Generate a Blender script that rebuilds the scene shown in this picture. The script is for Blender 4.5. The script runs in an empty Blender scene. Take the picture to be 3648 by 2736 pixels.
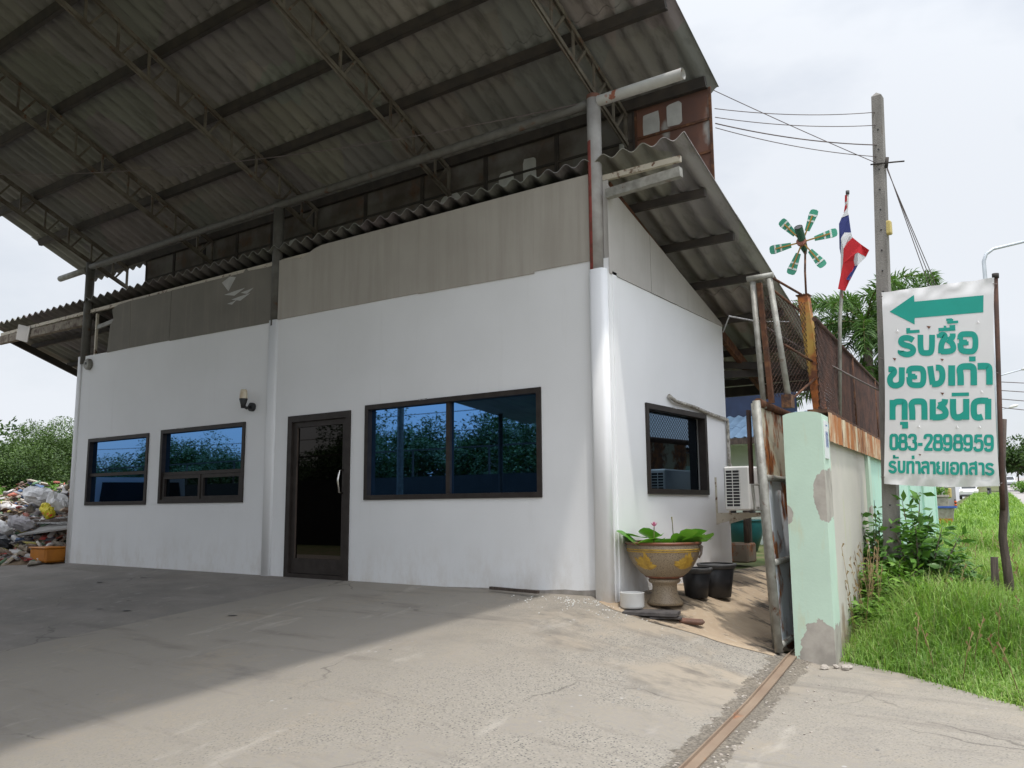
import bpy, math, random
import numpy as np
from mathutils import Vector, Matrix
random.seed(7); RNG = np.random.default_rng(11)
S = bpy.context.scene; COL = S.collection; PI = math.pi; R = math.radians

# ------------------------------------------------------------------ camera, sky, sun, exposure
cam = bpy.data.cameras.new("camera"); co = bpy.data.objects.new("camera", cam); COL.objects.link(co)
cam.sensor_width = 36; cam.lens = 30.039; cam.clip_end = 3000; cam.clip_start = .05
def cam_axes(yaw, pitch, roll):
    f = Vector((-math.sin(yaw)*math.cos(pitch), math.cos(yaw)*math.cos(pitch), math.sin(pitch)))
    r = Vector((math.cos(yaw), math.sin(yaw), 0)); u = r.cross(f)
    return r*math.cos(roll)+u*math.sin(roll), u*math.cos(roll)-r*math.sin(roll), f
cr, cu, cf = cam_axes(R(36.0051), R(8.1581), R(-.4515))
co.matrix_world = Matrix(((cr.x, cu.x, -cf.x, 4.283), (cr.y, cu.y, -cf.y, -7.63), (cr.z, cu.z, -cf.z, .858), (0, 0, 0, 1)))
S.camera = co
SUN = Vector((1, -.6, 3.76)).normalized()
W = bpy.data.worlds.new("World"); S.world = W; W.use_nodes = True
nt = W.node_tree; nt.nodes.clear()
wo = nt.nodes.new("ShaderNodeOutputWorld"); bg = nt.nodes.new("ShaderNodeBackground")
sky = nt.nodes.new("ShaderNodeTexSky"); sky.sky_type = 'NISHITA'; sky.sun_disc = False
sky.sun_elevation = math.asin(SUN.z); sky.sun_rotation = math.atan2(SUN.x, SUN.y); sky.air_density = 1.2; sky.dust_density = 2.0
tc = nt.nodes.new("ShaderNodeTexCoord"); mp = nt.nodes.new("ShaderNodeMapping"); mp.inputs['Scale'].default_value = (1.1, 1.1, 2.4)
nz = nt.nodes.new("ShaderNodeTexNoise"); nz.inputs['Scale'].default_value = 1.5; nz.inputs['Detail'].default_value = 6; nz.inputs['Roughness'].default_value = .55
rp = nt.nodes.new("ShaderNodeValToRGB"); rp.color_ramp.elements[0].position = .36; rp.color_ramp.elements[0].color = (.58,)*3+(1,)
rp.color_ramp.elements[1].position = .6; rp.color_ramp.elements[1].color = (.97,)*3+(1,)
mx = nt.nodes.new("ShaderNodeMixRGB"); mx.inputs[2].default_value = (7.7, 8.05, 8.6, 1)
nt.links.new(tc.outputs['Generated'], mp.inputs[0]); nt.links.new(mp.outputs[0], nz.inputs[0]); nt.links.new(nz.outputs[0], rp.inputs[0])
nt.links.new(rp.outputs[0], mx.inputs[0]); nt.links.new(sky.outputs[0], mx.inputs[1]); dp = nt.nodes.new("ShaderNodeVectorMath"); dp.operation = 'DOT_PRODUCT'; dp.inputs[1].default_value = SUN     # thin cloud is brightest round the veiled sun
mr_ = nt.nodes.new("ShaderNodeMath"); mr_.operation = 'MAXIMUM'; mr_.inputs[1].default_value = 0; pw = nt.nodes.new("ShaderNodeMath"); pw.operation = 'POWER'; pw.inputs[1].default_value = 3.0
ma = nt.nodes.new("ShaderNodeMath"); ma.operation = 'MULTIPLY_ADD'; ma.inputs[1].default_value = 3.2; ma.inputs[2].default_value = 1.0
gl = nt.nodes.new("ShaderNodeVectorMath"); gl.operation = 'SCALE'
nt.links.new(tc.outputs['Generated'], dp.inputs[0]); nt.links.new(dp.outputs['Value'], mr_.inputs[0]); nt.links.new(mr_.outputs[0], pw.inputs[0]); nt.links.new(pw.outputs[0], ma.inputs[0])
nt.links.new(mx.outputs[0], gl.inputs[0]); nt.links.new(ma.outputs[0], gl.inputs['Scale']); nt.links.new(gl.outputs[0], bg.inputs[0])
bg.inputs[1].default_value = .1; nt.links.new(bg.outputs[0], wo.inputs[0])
sl = bpy.data.lights.new("sun", 'SUN'); so = bpy.data.objects.new("sun", sl); COL.objects.link(so)
sl.energy = 2.1; sl.angle = R(1.6); sl.color = (1, .96, .9)
so.rotation_euler = SUN.to_track_quat('Z', 'Y').to_euler(); so.location = (6, -10, 20)
S.view_settings.view_transform = 'Standard'; S.view_settings.look = 'None'; S.view_settings.exposure = .15; S.view_settings.gamma = 1
S.render.engine = 'CYCLES'; S.cycles.use_denoising = True; S.cycles.max_bounces = 6; S.cycles.diffuse_bounces = 4
S.cycles.transparent_max_bounces = 4; S.cycles.sample_clamp_indirect = 8

# ------------------------------------------------------------------ materials
def newmat(name):
    m = bpy.data.materials.new(name); m.use_nodes = True
    return m, m.node_tree.nodes, m.node_tree.links, m.node_tree.nodes["Principled BSDF"]
def c4(c): return (c[0], c[1], c[2], 1) if not isinstance(c, (int, float)) else (c, c, c, 1)
def N(n, typ, **kw):
    o = n.new(typ)
    for k, v in kw.items():
        if k.startswith('i_'):
            key = k[2:]; key = int(key) if key.isdigit() else key.replace('_', ' ')
            o.inputs[key].default_value = v
        else: setattr(o, k, v)
    return o
def ramp(n, l, src, a, b, ca=0, cb=1):
    r = n.new("ShaderNodeValToRGB"); e = r.color_ramp.elements
    e[0].position = a; e[0].color = c4(ca); e[1].position = b; e[1].color = c4(cb); l.new(src, r.inputs[0]); return r.outputs[0]
def mixc(n, l, fac, a, b, mode='MIX'):
    m = n.new("ShaderNodeMixRGB"); m.blend_type = mode
    for k, v in ((0, fac), (1, a), (2, b)):
        if hasattr(v, 'links'): l.new(v, m.inputs[k])
        else: m.inputs[k].default_value = v if k == 0 and isinstance(v, (int, float)) else c4(v)
    return m.outputs[0]
def noise(n, l, scale, detail=4, stretch=(1, 1, 1), rough=.55, off=(0, 0, 0)):
    t = n.new("ShaderNodeTexCoord"); mp = n.new("ShaderNodeMapping"); mp.inputs['Scale'].default_value = stretch; mp.inputs['Location'].default_value = off
    z = n.new("ShaderNodeTexNoise"); z.inputs['Scale'].default_value = scale; z.inputs['Detail'].default_value = detail; z.inputs['Roughness'].default_value = rough
    l.new(t.outputs['Object'], mp.inputs[0]); l.new(mp.outputs[0], z.inputs[0]); return z.outputs[0]
def bump(n, l, b, h, strength=.3, dist=.02):
    u = n.new("ShaderNodeBump"); u.inputs['Strength'].default_value = strength; u.inputs['Distance'].default_value = dist
    l.new(h, u.inputs['Height']); l.new(u.outputs[0], b.inputs['Normal'])
def mnoise(name, ca, cb, scale=4, rough=.7, lo=.35, hi=.65, stretch=(1, 1, 1), bmp=.15, metal=0, third=None, spec=.4, fine=60):
    """two or three tones mixed by noise, with a fine bump: most weathered surfaces"""
    m, n, l, b = newmat(name)
    c = mixc(n, l, ramp(n, l, noise(n, l, scale, 6, stretch), lo, hi), ca, cb)
    if third: c = mixc(n, l, ramp(n, l, noise(n, l, third[1], 5, third[4] if len(third) > 4 else (1, 1, 1), .6, (7, 3, 1)), third[2], third[3]), c, third[0])
    l.new(c, b.inputs['Base Color']); b.inputs['Roughness'].default_value = rough; b.inputs['Metallic'].default_value = metal
    b.inputs['Specular IOR Level'].default_value = spec
    if bmp: bump(n, l, b, noise(n, l, fine, 3), bmp, .01)
    return m
M = {}
RUST = (.115, .045, .02); RUSTD = (.05, .026, .018)
M['steel'] = mnoise('dark_steel', (.028, .024, .021), (.05, .04, .032), 6, .75, bmp=.1)
M['truss'] = mnoise('weathered_truss_paint', (.155, .138, .108), (.095, .077, .058), 5, .7, .4, .6, third=(RUST, 9, .6, .7))
M['rust'] = mnoise('rusty_steel', RUST, RUSTD, 7, .9, third=((.17, .08, .038), 14, .5, .7))
M['rustdark'] = mnoise('dark_rusty_wire', (.08, .04, .028), (.035, .022, .018), 6, .9)
M['pipe'] = mnoise('pipe_paint_worn', (.5, .5, .47), (.42, .41, .39), 5, .55, third=((.3, .11, .07), 3.2, .6, .63, (1.5, 1.5, .7)))
def m_column():
    m, n, l, b = newmat('peeling_column_paint'); g = N(n, "ShaderNodeNewGeometry"); sx = N(n, "ShaderNodeSeparateXYZ"); l.new(g.outputs['Position'], sx.inputs[0])
    c = mixc(n, l, ramp(n, l, noise(n, l, 6, 5), .35, .65), (.37, .355, .335), (.28, .265, .245))
    z1 = ramp(n, l, noise(n, l, 3.4, 7, (3, 3, .8), .65), .34, .38)
    mx_ = N(n, "ShaderNodeMath", operation='LESS_THAN'); l.new(sx.outputs[0], mx_.inputs[0]); mx_.inputs[1].default_value = -.14; mz = N(n, "ShaderNodeMath", operation='LESS_THAN'); l.new(sx.outputs[2], mz.inputs[0]); mz.inputs[1].default_value = 4.75
    p1 = N(n, "ShaderNodeMath", operation='MULTIPLY'); l.new(mx_.outputs[0], p1.inputs[0]); l.new(mz.outputs[0], p1.inputs[1]); p2 = N(n, "ShaderNodeMath", operation='MULTIPLY'); l.new(p1.outputs[0], p2.inputs[0]); l.new(z1, p2.inputs[1])
    red = mixc(n, l, ramp(n, l, noise(n, l, 14, 4), .4, .6), (.34, .07, .06), (.22, .06, .045)); c = mixc(n, l, p2.outputs[0], c, red)
    tp = N(n, "ShaderNodeMath", operation='GREATER_THAN'); l.new(sx.outputs[2], tp.inputs[0]); tp.inputs[1].default_value = 5.235; c = mixc(n, l, tp.outputs[0], c, (.2, .09, .06))
    l.new(c, b.inputs['Base Color']); b.inputs['Roughness'].default_value = .8; return m
M['colpaint'] = m_column()
M['truss_l'] = mnoise('weathered_eave_paint', (.25, .22, .17), (.13, .1, .075), 7, .8, third=(RUSTD, 10, .5, .65))
M['dimpipe'] = mnoise('dull_grey_pipe', (.12, .115, .1), (.085, .08, .068), 8, .6, third=((.09, .05, .03), 7, .6, .7))
M['greypipe'] = mnoise('grey_galvanised_pipe', (.31, .305, .27), (.2, .19, .165), 12, .55, third=(RUST, 7, .62, .7), metal=.2)
M['bronze'] = mnoise('bronze_aluminium', (.026, .020, .017), (.038, .031, .027), 9, .5, bmp=.03, spec=.25)
M['bare'] = mnoise('bare_scuffed_frame', (.5, .5, .5), (.2, .19, .18), 30, .6)
M['steelbright'] = mnoise('polished_steel', (.75, .72, .66), (.6, .58, .55), 10, .2, metal=1, bmp=0)
M['black'] = mnoise('black_plastic', (.018, .018, .02), (.03, .03, .032), 8, .5)
M['mortar'] = mnoise('bare_mortar', (.34, .31, .28), (.24, .22, .19), 8, .9, bmp=.4)
M['stone'] = mnoise('pale_stone', (.42, .38, .33), (.3, .26, .22), 9, .9, bmp=.4)
M['brick'] = mnoise('old_brick', (.2, .1, .07), (.13, .08, .06), 12, .9, bmp=.4)
M['board'] = mnoise('charred_board', (.05, .045, .045), (.1, .09, .085), 15, .85)
M['wood'] = mnoise('weathered_wood', (.16, .125, .1), (.08, .06, .05), 9, .9, stretch=(5, 5, .5), bmp=.5)
M['darkwood'] = mnoise('dark_wood', (.1, .075, .06), (.05, .038, .032), 9, .85, stretch=(5, 5, .6), bmp=.5)
M['concpole'] = mnoise('concrete_pole', (.235, .22, .2), (.15, .14, .125), 5, .9, stretch=(2, 2, .5), bmp=.4, third=((.13, .09, .06), 3, .62, .75, (3, 3, .5)))
M['galv'] = mnoise('galvanised_lamp_post', (.5, .53, .56), (.42, .45, .48), 3, .5, bmp=0, metal=.3)
M['white'] = mnoise('white_plastic', (.72, .71, .67), (.64, .63, .6), 3, .45, bmp=.02)
M['cream'] = mnoise('cream_bracket_rust', (.55, .5, .4), (.5, .45, .36), 9, .6, third=(RUST, 14, .56, .66))
M['greydark'] = mnoise('near_black_block_wall', (.022, .021, .02), (.014, .0135, .013), 2, .95)  # even near-black tone of the wall across the yard
M['teal'] = mnoise('teal_glazed_jar', (.01, .085, .085), (.01, .06, .065), 5, .3, bmp=.02)
M['rubber'] = mnoise('grey_rubber', (.06, .06, .06), (.1, .1, .1), 6, .7)
M['yellow'] = mnoise('yellow_plastic', (.5, .4, .14), (.42, .33, .11), 5, .5)
M['orange'] = mnoise('orange_plastic', (.55, .2, .02), (.42, .15, .02), 4, .5, bmp=.05)
M['orangered'] = mnoise('orange_marker', (.8, .13, .02), (.7, .11, .02), 4, .5, bmp=0)
M['red'] = mnoise('red_plastic', (.6, .03, .02), (.45, .02, .02), 5, .45)
M['blue'] = mnoise('blue_paint', (.04, .09, .33), (.05, .11, .36), 5, .5)
M['bluedark'] = mnoise('dark_blue_sheet', (.025, .04, .085), (.015, .025, .055), 3, .7)
M['soil'] = mnoise('dry_soil', (.24, .17, .1), (.14, .1, .065), 3, .95, bmp=.5)
M['wire'] = mnoise('cable_sheath', (.11, .09, .09), (.16, .13, .12), 5, .6, bmp=0)
M['glassblack'] = mnoise('car_window', (.012, .014, .016), (.02, .022, .025), 2, .08, bmp=0)
M['carsilver'] = mnoise('silver_car_paint', (.5, .52, .54), (.45, .47, .5), 2, .3, bmp=0, metal=.3)
M['carwhite'] = mnoise('white_car_paint', (.75, .75, .74), (.68, .68, .68), 2, .3, bmp=0)
M['lampglass'] = mnoise('frosted_lamp_cover', (.62, .55, .42), (.5, .38, .25), 12, .35, bmp=0)
M['gold'] = mnoise('gold_painted_relief', (.52, .33, .05), (.34, .2, .03), 20, .5, bmp=.3, third=((.16, .1, .04), 30, .6, .7))
M['brownrim'] = mnoise('brown_glazed_rim', (.2, .07, .035), (.12, .05, .03), 9, .4)
M['pink'] = mnoise('pink_petals', (.75, .22, .42), (.65, .16, .36), 30, .6, bmp=0)
M['stem'] = mnoise('flower_stem', (.16, .13, .05), (.1, .12, .04), 10, .7, bmp=0)
M['sackwhite'] = mnoise('white_plastic_sack', (.7, .69, .68), (.48, .47, .47), 6, .6, bmp=.5, fine=14)
M['sackgrey'] = mnoise('grey_plastic_sack', (.42, .4, .41), (.26, .24, .25), 7, .6, bmp=.5, fine=14)
M['sackblack'] = mnoise('black_rubbish_bag', (.012, .014, .017), (.025, .03, .035), 6, .3, bmp=.6, fine=12)
M['sackyellow'] = mnoise('yellow_printed_sack', (.72, .62, .03), (.6, .5, .03), 16, .5, bmp=.4, third=((.75, .05, .03), 9, .6, .63))
M['bark'] = mnoise('tree_bark', (.12, .095, .07), (.06, .048, .038), 8, .95, stretch=(3, 3, .6), bmp=.6)
M['blueroof'] = mnoise('blue_tile_roof', (.12, .2, .3), (.09, .16, .25), 4, .6)
M['housewall'] = mnoise('house_wall', (.62, .68, .6), (.55, .6, .55), 2, .8)
M['greywall'] = mnoise('grey_fence_sheet', (.32, .31, .29), (.22, .21, .2), 2, .8, stretch=(4, 4, .5))

def m_plaster():
    m, n, l, b = newmat('white_painted_plaster')
    g = N(n, "ShaderNodeNewGeometry"); sx = N(n, "ShaderNodeSeparateXYZ"); l.new(g.outputs['Position'], sx.inputs[0])
    c = mixc(n, l, ramp(n, l, noise(n, l, .8, 6), .3, .75), (.80, .80, .80), (.735, .735, .73))
    # splash dirt that sits on the lowest part of the wall, broken up by noise
    low = N(n, "ShaderNodeMapRange"); low.inputs[1].default_value = .55; low.inputs[2].default_value = -.1; l.new(sx.outputs[2], low.inputs[0])
    sp = N(n, "ShaderNodeMath", operation='MULTIPLY'); l.new(low.outputs[0], sp.inputs[0]); l.new(ramp(n, l, noise(n, l, 5, 8, (1, 1, .45), .7), .45, .72), sp.inputs[1])
    c = mixc(n, l, sp.outputs[0], c, (.62, .585, .54))
    st = N(n, "ShaderNodeMath", operation='MULTIPLY'); st.inputs[1].default_value = .2
    l.new(ramp(n, l, noise(n, l, 2.2, 6, (3, 3, .22), .65, (3, 1, 0)), .6, .8), st.inputs[0])
    c = mixc(n, l, st.outputs[0], c, (.55, .53, .5))
    l.new(c, b.inputs['Base Color']); b.inputs['Roughness'].default_value = .75
    hb = N(n, "ShaderNodeMath", operation='ADD'); l.new(noise(n, l, 90, 2), hb.inputs[0]); l.new(noise(n, l, 3, 4), hb.inputs[1])
    bump(n, l, b, hb.outputs[0], .12, .012); return m
M['plaster'] = m_plaster()
def m_board(name, ca, cb, streak, sa=.5, sb=.7, scale=2.5):
    m, n, l, b = newmat(name)
    c = mixc(n, l, ramp(n, l, noise(n, l, 1.4, 6), .3, .7), ca, cb)
    c = mixc(n, l, ramp(n, l, noise(n, l, scale, 6, (6, 6, .35), .65), sa, sb), c, streak)
    l.new(c, b.inputs['Base Color']); b.inputs['Roughness'].default_value = .85; bump(n, l, b, noise(n, l, 70, 3), .12, .01); return m
M['board_tan'] = m_board('tan_fibre_cement', (.42, .39, .34), (.365, .335, .29), (.31, .28, .235), .45, .9, 1.3)
M['board_dark'] = m_board('stained_fibre_cement', (.2, .185, .155), (.15, .138, .115), (.22, .2, .165), .5, .85, 1.8)
M['board_side'] = m_board('pale_fibre_cement', (.47, .45, .42), (.4, .375, .345), (.38, .355, .325), .5, .85, 1.6)
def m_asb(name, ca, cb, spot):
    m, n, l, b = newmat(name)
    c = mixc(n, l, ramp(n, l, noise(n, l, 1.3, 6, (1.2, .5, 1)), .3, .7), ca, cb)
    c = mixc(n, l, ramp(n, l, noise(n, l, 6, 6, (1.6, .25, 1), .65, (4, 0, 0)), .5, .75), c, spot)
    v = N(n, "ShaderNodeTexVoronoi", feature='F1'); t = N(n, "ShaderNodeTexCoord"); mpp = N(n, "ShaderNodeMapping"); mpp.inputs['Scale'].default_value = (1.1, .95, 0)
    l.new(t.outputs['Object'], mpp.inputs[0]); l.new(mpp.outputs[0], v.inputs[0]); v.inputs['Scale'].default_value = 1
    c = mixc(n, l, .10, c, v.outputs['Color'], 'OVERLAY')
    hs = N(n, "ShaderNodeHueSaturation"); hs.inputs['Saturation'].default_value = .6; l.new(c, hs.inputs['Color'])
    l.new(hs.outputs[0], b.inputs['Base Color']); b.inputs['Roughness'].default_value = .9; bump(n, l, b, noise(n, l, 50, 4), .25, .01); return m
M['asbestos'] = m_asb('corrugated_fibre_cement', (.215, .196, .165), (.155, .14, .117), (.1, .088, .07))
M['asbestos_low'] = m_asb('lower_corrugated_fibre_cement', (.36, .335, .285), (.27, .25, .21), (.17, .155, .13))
def m_glass(name, tint, base, streak=.0):
    m, n, l, b = newmat(name)
    b.inputs['Base Color'].default_value = c4(tint); b.inputs['Metallic'].default_value = 1; b.inputs['Roughness'].default_value = .015
    d = N(n, "ShaderNodeBsdfDiffuse"); d.inputs[0].default_value = c4(base)
    ms = N(n, "ShaderNodeMixShader"); ms.inputs[0].default_value = .25; l.new(b.outputs[0], ms.inputs[1]); l.new(d.outputs[0], ms.inputs[2])
    l.new(ms.outputs[0], n["Material Output"].inputs[0])
    bump(n, l, b, noise(n, l, 1.1, 2), .02, .01); return m
M['glass'] = m_glass('blue_reflective_glass', (.165, .40, .83), (.002, .003, .004))
M['glassdoor'] = m_glass('dark_tinted_door_glass', (.045, .04, .038), (.003, .003, .003))
M['glassside'] = m_glass('side_window_glass', (.10, .17, .25), (.006, .007, .009))
def m_concrete():
    m, n, l, b = newmat('worn_yard_concrete')
    t = N(n, "ShaderNodeTexCoord"); sx = N(n, "ShaderNodeSeparateXYZ"); l.new(t.outputs['Object'], sx.inputs[0])
    c = mixc(n, l, ramp(n, l, noise(n, l, .55, 7, rough=.6), .35, .68), (.295, .262, .205), (.228, .203, .16))
    c = mixc(n, l, ramp(n, l, noise(n, l, 1.1, 8, rough=.65, off=(3, 8, 0)), .54, .72), c, (.32, .262, .182))
    c = mixc(n, l, ramp(n, l, noise(n, l, 25, 5, rough=.7), .3, .75), c, (.24, .22, .2))
    ax = N(n, "ShaderNodeMapRange"); l.new(sx.outputs[0], ax.inputs[0]); ax.inputs[1].default_value = -1.4; ax.inputs[2].default_value = .6
    ay = N(n, "ShaderNodeMapRange"); l.new(sx.outputs[1], ay.inputs[0]); ay.inputs[1].default_value = -2.6; ay.inputs[2].default_value = -.9
    am = N(n, "ShaderNodeMath", operation='MULTIPLY'); l.new(ax.outputs[0], am.inputs[0]); l.new(ay.outputs[0], am.inputs[1])
    rk0 = N(n, "ShaderNodeMath", operation='MULTIPLY_ADD'); l.new(sx.outputs[1], rk0.inputs[0]); rk0.inputs[1].default_value = .142; l.new(sx.outputs[0], rk0.inputs[2])
    rl = N(n, "ShaderNodeMapRange"); l.new(rk0.outputs[0], rl.inputs[0]); rl.inputs[1].default_value = 2.0; rl.inputs[2].default_value = 1.6; rl.inputs[3].default_value = .3
    am2 = N(n, "ShaderNodeMath", operation='MULTIPLY'); l.new(am.outputs[0], am2.inputs[0]); l.new(rl.outputs[0], am2.inputs[1]); am = am2
    sand = mixc(n, l, ramp(n, l, noise(n, l, 2.1, 8, (1, 1.7, 1), .68, (2, 9, 0)), .46, .62), (.32, .27, .205), (.14, .12, .095))
    c = mixc(n, l, am.outputs[0], c, sand)
    # dark stains
    c = mixc(n, l, ramp(n, l, noise(n, l, .9, 8, (1, 1.5, 1), .7, (1, 5, 0)), .58, .78), c, (.15, .135, .12))
    # exposed aggregate showing in patches
    vo = N(n, "ShaderNodeTexVoronoi", feature='F1'); l.new(t.outputs['Object'], vo.inputs[0]); vo.inputs['Scale'].default_value = 58
    peb = ramp(n, l, vo.outputs['Distance'], .30, .42, 1, 0)
    sep = N(n, "ShaderNodeSeparateColor"); l.new(vo.outputs['Color'], sep.inputs[0])
    keep = N(n, "ShaderNodeMath", operation='GREATER_THAN'); keep.inputs[1].default_value = .3; l.new(sep.outputs[0], keep.inputs[0])
    mr = N(n, "ShaderNodeMapRange"); l.new(sx.outputs[0], mr.inputs[0]); mr.inputs[1].default_value = -1.6; mr.inputs[2].default_value = 1.2
    rk = N(n, "ShaderNodeMath", operation='MULTIPLY_ADD'); l.new(sx.outputs[1], rk.inputs[0]); rk.inputs[1].default_value = .142; l.new(sx.outputs[0], rk.inputs[2])      # distance across the gate rail
    rm = N(n, "ShaderNodeMapRange"); l.new(rk.outputs[0], rm.inputs[0]); rm.inputs[1].default_value = 1.72; rm.inputs[2].default_value = 1.62; rm.inputs[3].default_value = .45; rm.inputs[4].default_value = 1
    mr2 = N(n, "ShaderNodeMath", operation='MULTIPLY'); l.new(mr.outputs[0], mr2.inputs[0]); l.new(rm.outputs[0], mr2.inputs[1])
    mk = N(n, "ShaderNodeMath", operation='MULTIPLY'); l.new(mr2.outputs[0], mk.inputs[0]); l.new(ramp(n, l, noise(n, l, .85, 5, rough=.6, off=(2.2, 0, 0)), .43, .53), mk.inputs[1])
    a1 = N(n, "ShaderNodeMath", operation='MULTIPLY'); l.new(peb, a1.inputs[0]); l.new(mk.outputs[0], a1.inputs[1])
    c = mixc(n, l, mk.outputs[0], c, mixc(n, l, ramp(n, l, noise(n, l, 60, 4), .35, .65), (.325, .295, .245), (.225, .203, .17)))
    a2 = N(n, "ShaderNodeMath", operation='MULTIPLY'); l.new(a1.outputs[0], a2.inputs[0]); l.new(keep.outputs[0], a2.inputs[1])
    pc = mixc(n, l, ramp(n, l, sep.outputs[1], .2, .8), (.06, .058, .056), (.24, .22, .195))
    c = mixc(n, l, a2.outputs[0], c, pc)
    # the darker, smoother slab in front of the left bays
    k = N(n, "ShaderNodeMath", operation='MULTIPLY_ADD'); l.new(sx.outputs[1], k.inputs[0]); k.inputs[1].default_value = -.165; l.new(sx.outputs[0], k.inputs[2])
    dk = N(n, "ShaderNodeMath", operation='LESS_THAN'); l.new(k.outputs[0], dk.inputs[0]); dk.inputs[1].default_value = -4.02
    slab = mixc(n, l, ramp(n, l, noise(n, l, 1.2, 7, (1, 2, 1)), .35, .65), (.225, .205, .19), (.11, .102, .1))
    slab = mixc(n, l, ramp(n, l, noise(n, l, 6, 5, off=(4, 4, 0)), .6, .75), slab, (.3, .29, .28))
    wf = N(n, "ShaderNodeMath", operation='GREATER_THAN'); l.new(sx.outputs[1], wf.inputs[0]); wf.inputs[1].default_value = -4.6
    wm = N(n, "ShaderNodeMath", operation='MULTIPLY'); l.new(dk.outputs[0], wm.inputs[0]); l.new(wf.outputs[0], wm.inputs[1])
    ws = N(n, "ShaderNodeMath", operation='MULTIPLY'); ws.inputs[1].default_value = .5; l.new(wm.outputs[0], ws.inputs[0])
    c = mixc(n, l, ws.outputs[0], c, slab)
    # oily drag marks, pale scrapes and hairline cracks
    c = mixc(n, l, ramp(n, l, noise(n, l, 1.3, 7, (.35, 2.2, 1), .65, (5, 2, 0)), .56, .78), c, (.15, .13, .11))
    c = mixc(n, l, ramp(n, l, noise(n, l, 1.9, 7, (1.6, .5, 1), .65, (9, 4, 0)), .6, .8), c, (.4, .365, .31))
    vd = N(n, "ShaderNodeTexVoronoi", feature='DISTANCE_TO_EDGE'); wv = N(n, "ShaderNodeVectorMath", operation='MULTIPLY_ADD'); nzz = N(n, "ShaderNodeTexNoise"); nzz.inputs['Scale'].default_value = 1.4; nzz.inputs['Detail'].default_value = 5
    l.new(t.outputs['Object'], nzz.inputs[0]); l.new(nzz.outputs['Color'], wv.inputs[0]); wv.inputs[1].default_value = (.9, .9, 0); l.new(t.outputs['Object'], wv.inputs[2]); l.new(wv.outputs[0], vd.inputs[0]); vd.inputs['Scale'].default_value = .33
    ck = N(n, "ShaderNodeMath", operation='MULTIPLY'); l.new(ramp(n, l, vd.outputs['Distance'], .0008, .003, .7, 0), ck.inputs[0]); l.new(ramp(n, l, noise(n, l, .5, 3, off=(3, 3, 3)), .48, .56), ck.inputs[1])
    c = mixc(n, l, ck.outputs[0], c, (.07, .06, .05))
    v2 = N(n, "ShaderNodeTexVoronoi", feature='F1'); l.new(t.outputs['Object'], v2.inputs[0]); v2.inputs['Scale'].default_value = 13; s2 = N(n, "ShaderNodeSeparateColor"); l.new(v2.outputs['Color'], s2.inputs[0])
    k2 = N(n, "ShaderNodeMath", operation='GREATER_THAN'); k2.inputs[1].default_value = .82; l.new(s2.outputs[0], k2.inputs[0]); k3 = N(n, "ShaderNodeMath", operation='MULTIPLY'); l.new(ramp(n, l, v2.outputs['Distance'], .12, .22, 1, 0), k3.inputs[0]); l.new(k2.outputs[0], k3.inputs[1])
    k4 = N(n, "ShaderNodeMath", operation='MULTIPLY'); l.new(k3.outputs[0], k4.inputs[0]); l.new(ramp(n, l, noise(n, l, 1.1, 4, off=(0, 7, 0)), .45, .6), k4.inputs[1])
    c = mixc(n, l, k4.outputs[0], c, mixc(n, l, s2.outputs[1], (.09, .085, .08), (.42, .4, .37)))
    rd = N(n, "ShaderNodeMath", operation='SUBTRACT'); l.new(rk.outputs[0], rd.inputs[0]); rd.inputs[1].default_value = 1.714; ra = N(n, "ShaderNodeMath", operation='ABSOLUTE'); l.new(rd.outputs[0], ra.inputs[0])
    rn = N(n, "ShaderNodeMath", operation='MULTIPLY_ADD'); l.new(noise(n, l, 7, 7, rough=.7, off=(1, 1, 0)), rn.inputs[0]); rn.inputs[1].default_value = -.3; l.new(ra.outputs[0], rn.inputs[2])
    c = mixc(n, l, ramp(n, l, rn.outputs[0], -.1, -.07, .8, 0), c, mixc(n, l, ramp(n, l, noise(n, l, 50, 4, off=(2, 2, 0)), .4, .6), (.07, .058, .045), (.2, .17, .13)))
    l.new(c, b.inputs['Base Color']); b.inputs['Roughness'].default_value = .85
    hh = N(n, "ShaderNodeMath", operation='MULTIPLY_ADD'); l.new(a1.outputs[0], hh.inputs[0]); hh.inputs[1].default_value = 1.2; l.new(noise(n, l, 45, 5, rough=.7), hh.inputs[2])
    h2 = N(n, "ShaderNodeMath", operation='MULTIPLY_ADD'); l.new(noise(n, l, 4, 6, rough=.6), h2.inputs[0]); h2.inputs[1].default_value = 2; l.new(hh.outputs[0], h2.inputs[2])
    bump(n, l, b, h2.outputs[0], .35, .012); return m
M['concrete'] = m_concrete()
def m_alley():
    m, n, l, b = newmat('stained_alley_concrete')
    c = mixc(n, l, ramp(n, l, noise(n, l, 1.4, 8, rough=.65), .35, .62), (.45, .35, .24), (.33, .25, .17))
    c = mixc(n, l, ramp(n, l, noise(n, l, 1.7, 8, (1, 1.6, 1), .7, (2, 9, 0)), .50, .60), c, (.075, .06, .045))
    c = mixc(n, l, ramp(n, l, noise(n, l, 18, 5), .55, .8), c, (.42, .36, .28))
    l.new(c, b.inputs['Base Color']); b.inputs['Roughness'].default_value = .9; bump(n, l, b, noise(n, l, 30, 5), .4, .015); return m
M['alley'] = m_alley()
M['road'] = mnoise('pale_road_concrete', (.36, .33, .31), (.29, .27, .255), 1.2, .9, third=((.2, .19, .18), .8, .6, .75, (1, .2, 1)))
M['earth'] = mnoise('grassy_earth', (.10, .12, .035), (.14, .11, .06), .6, .95, third=((.06, .09, .02), 3, .45, .6))
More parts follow.
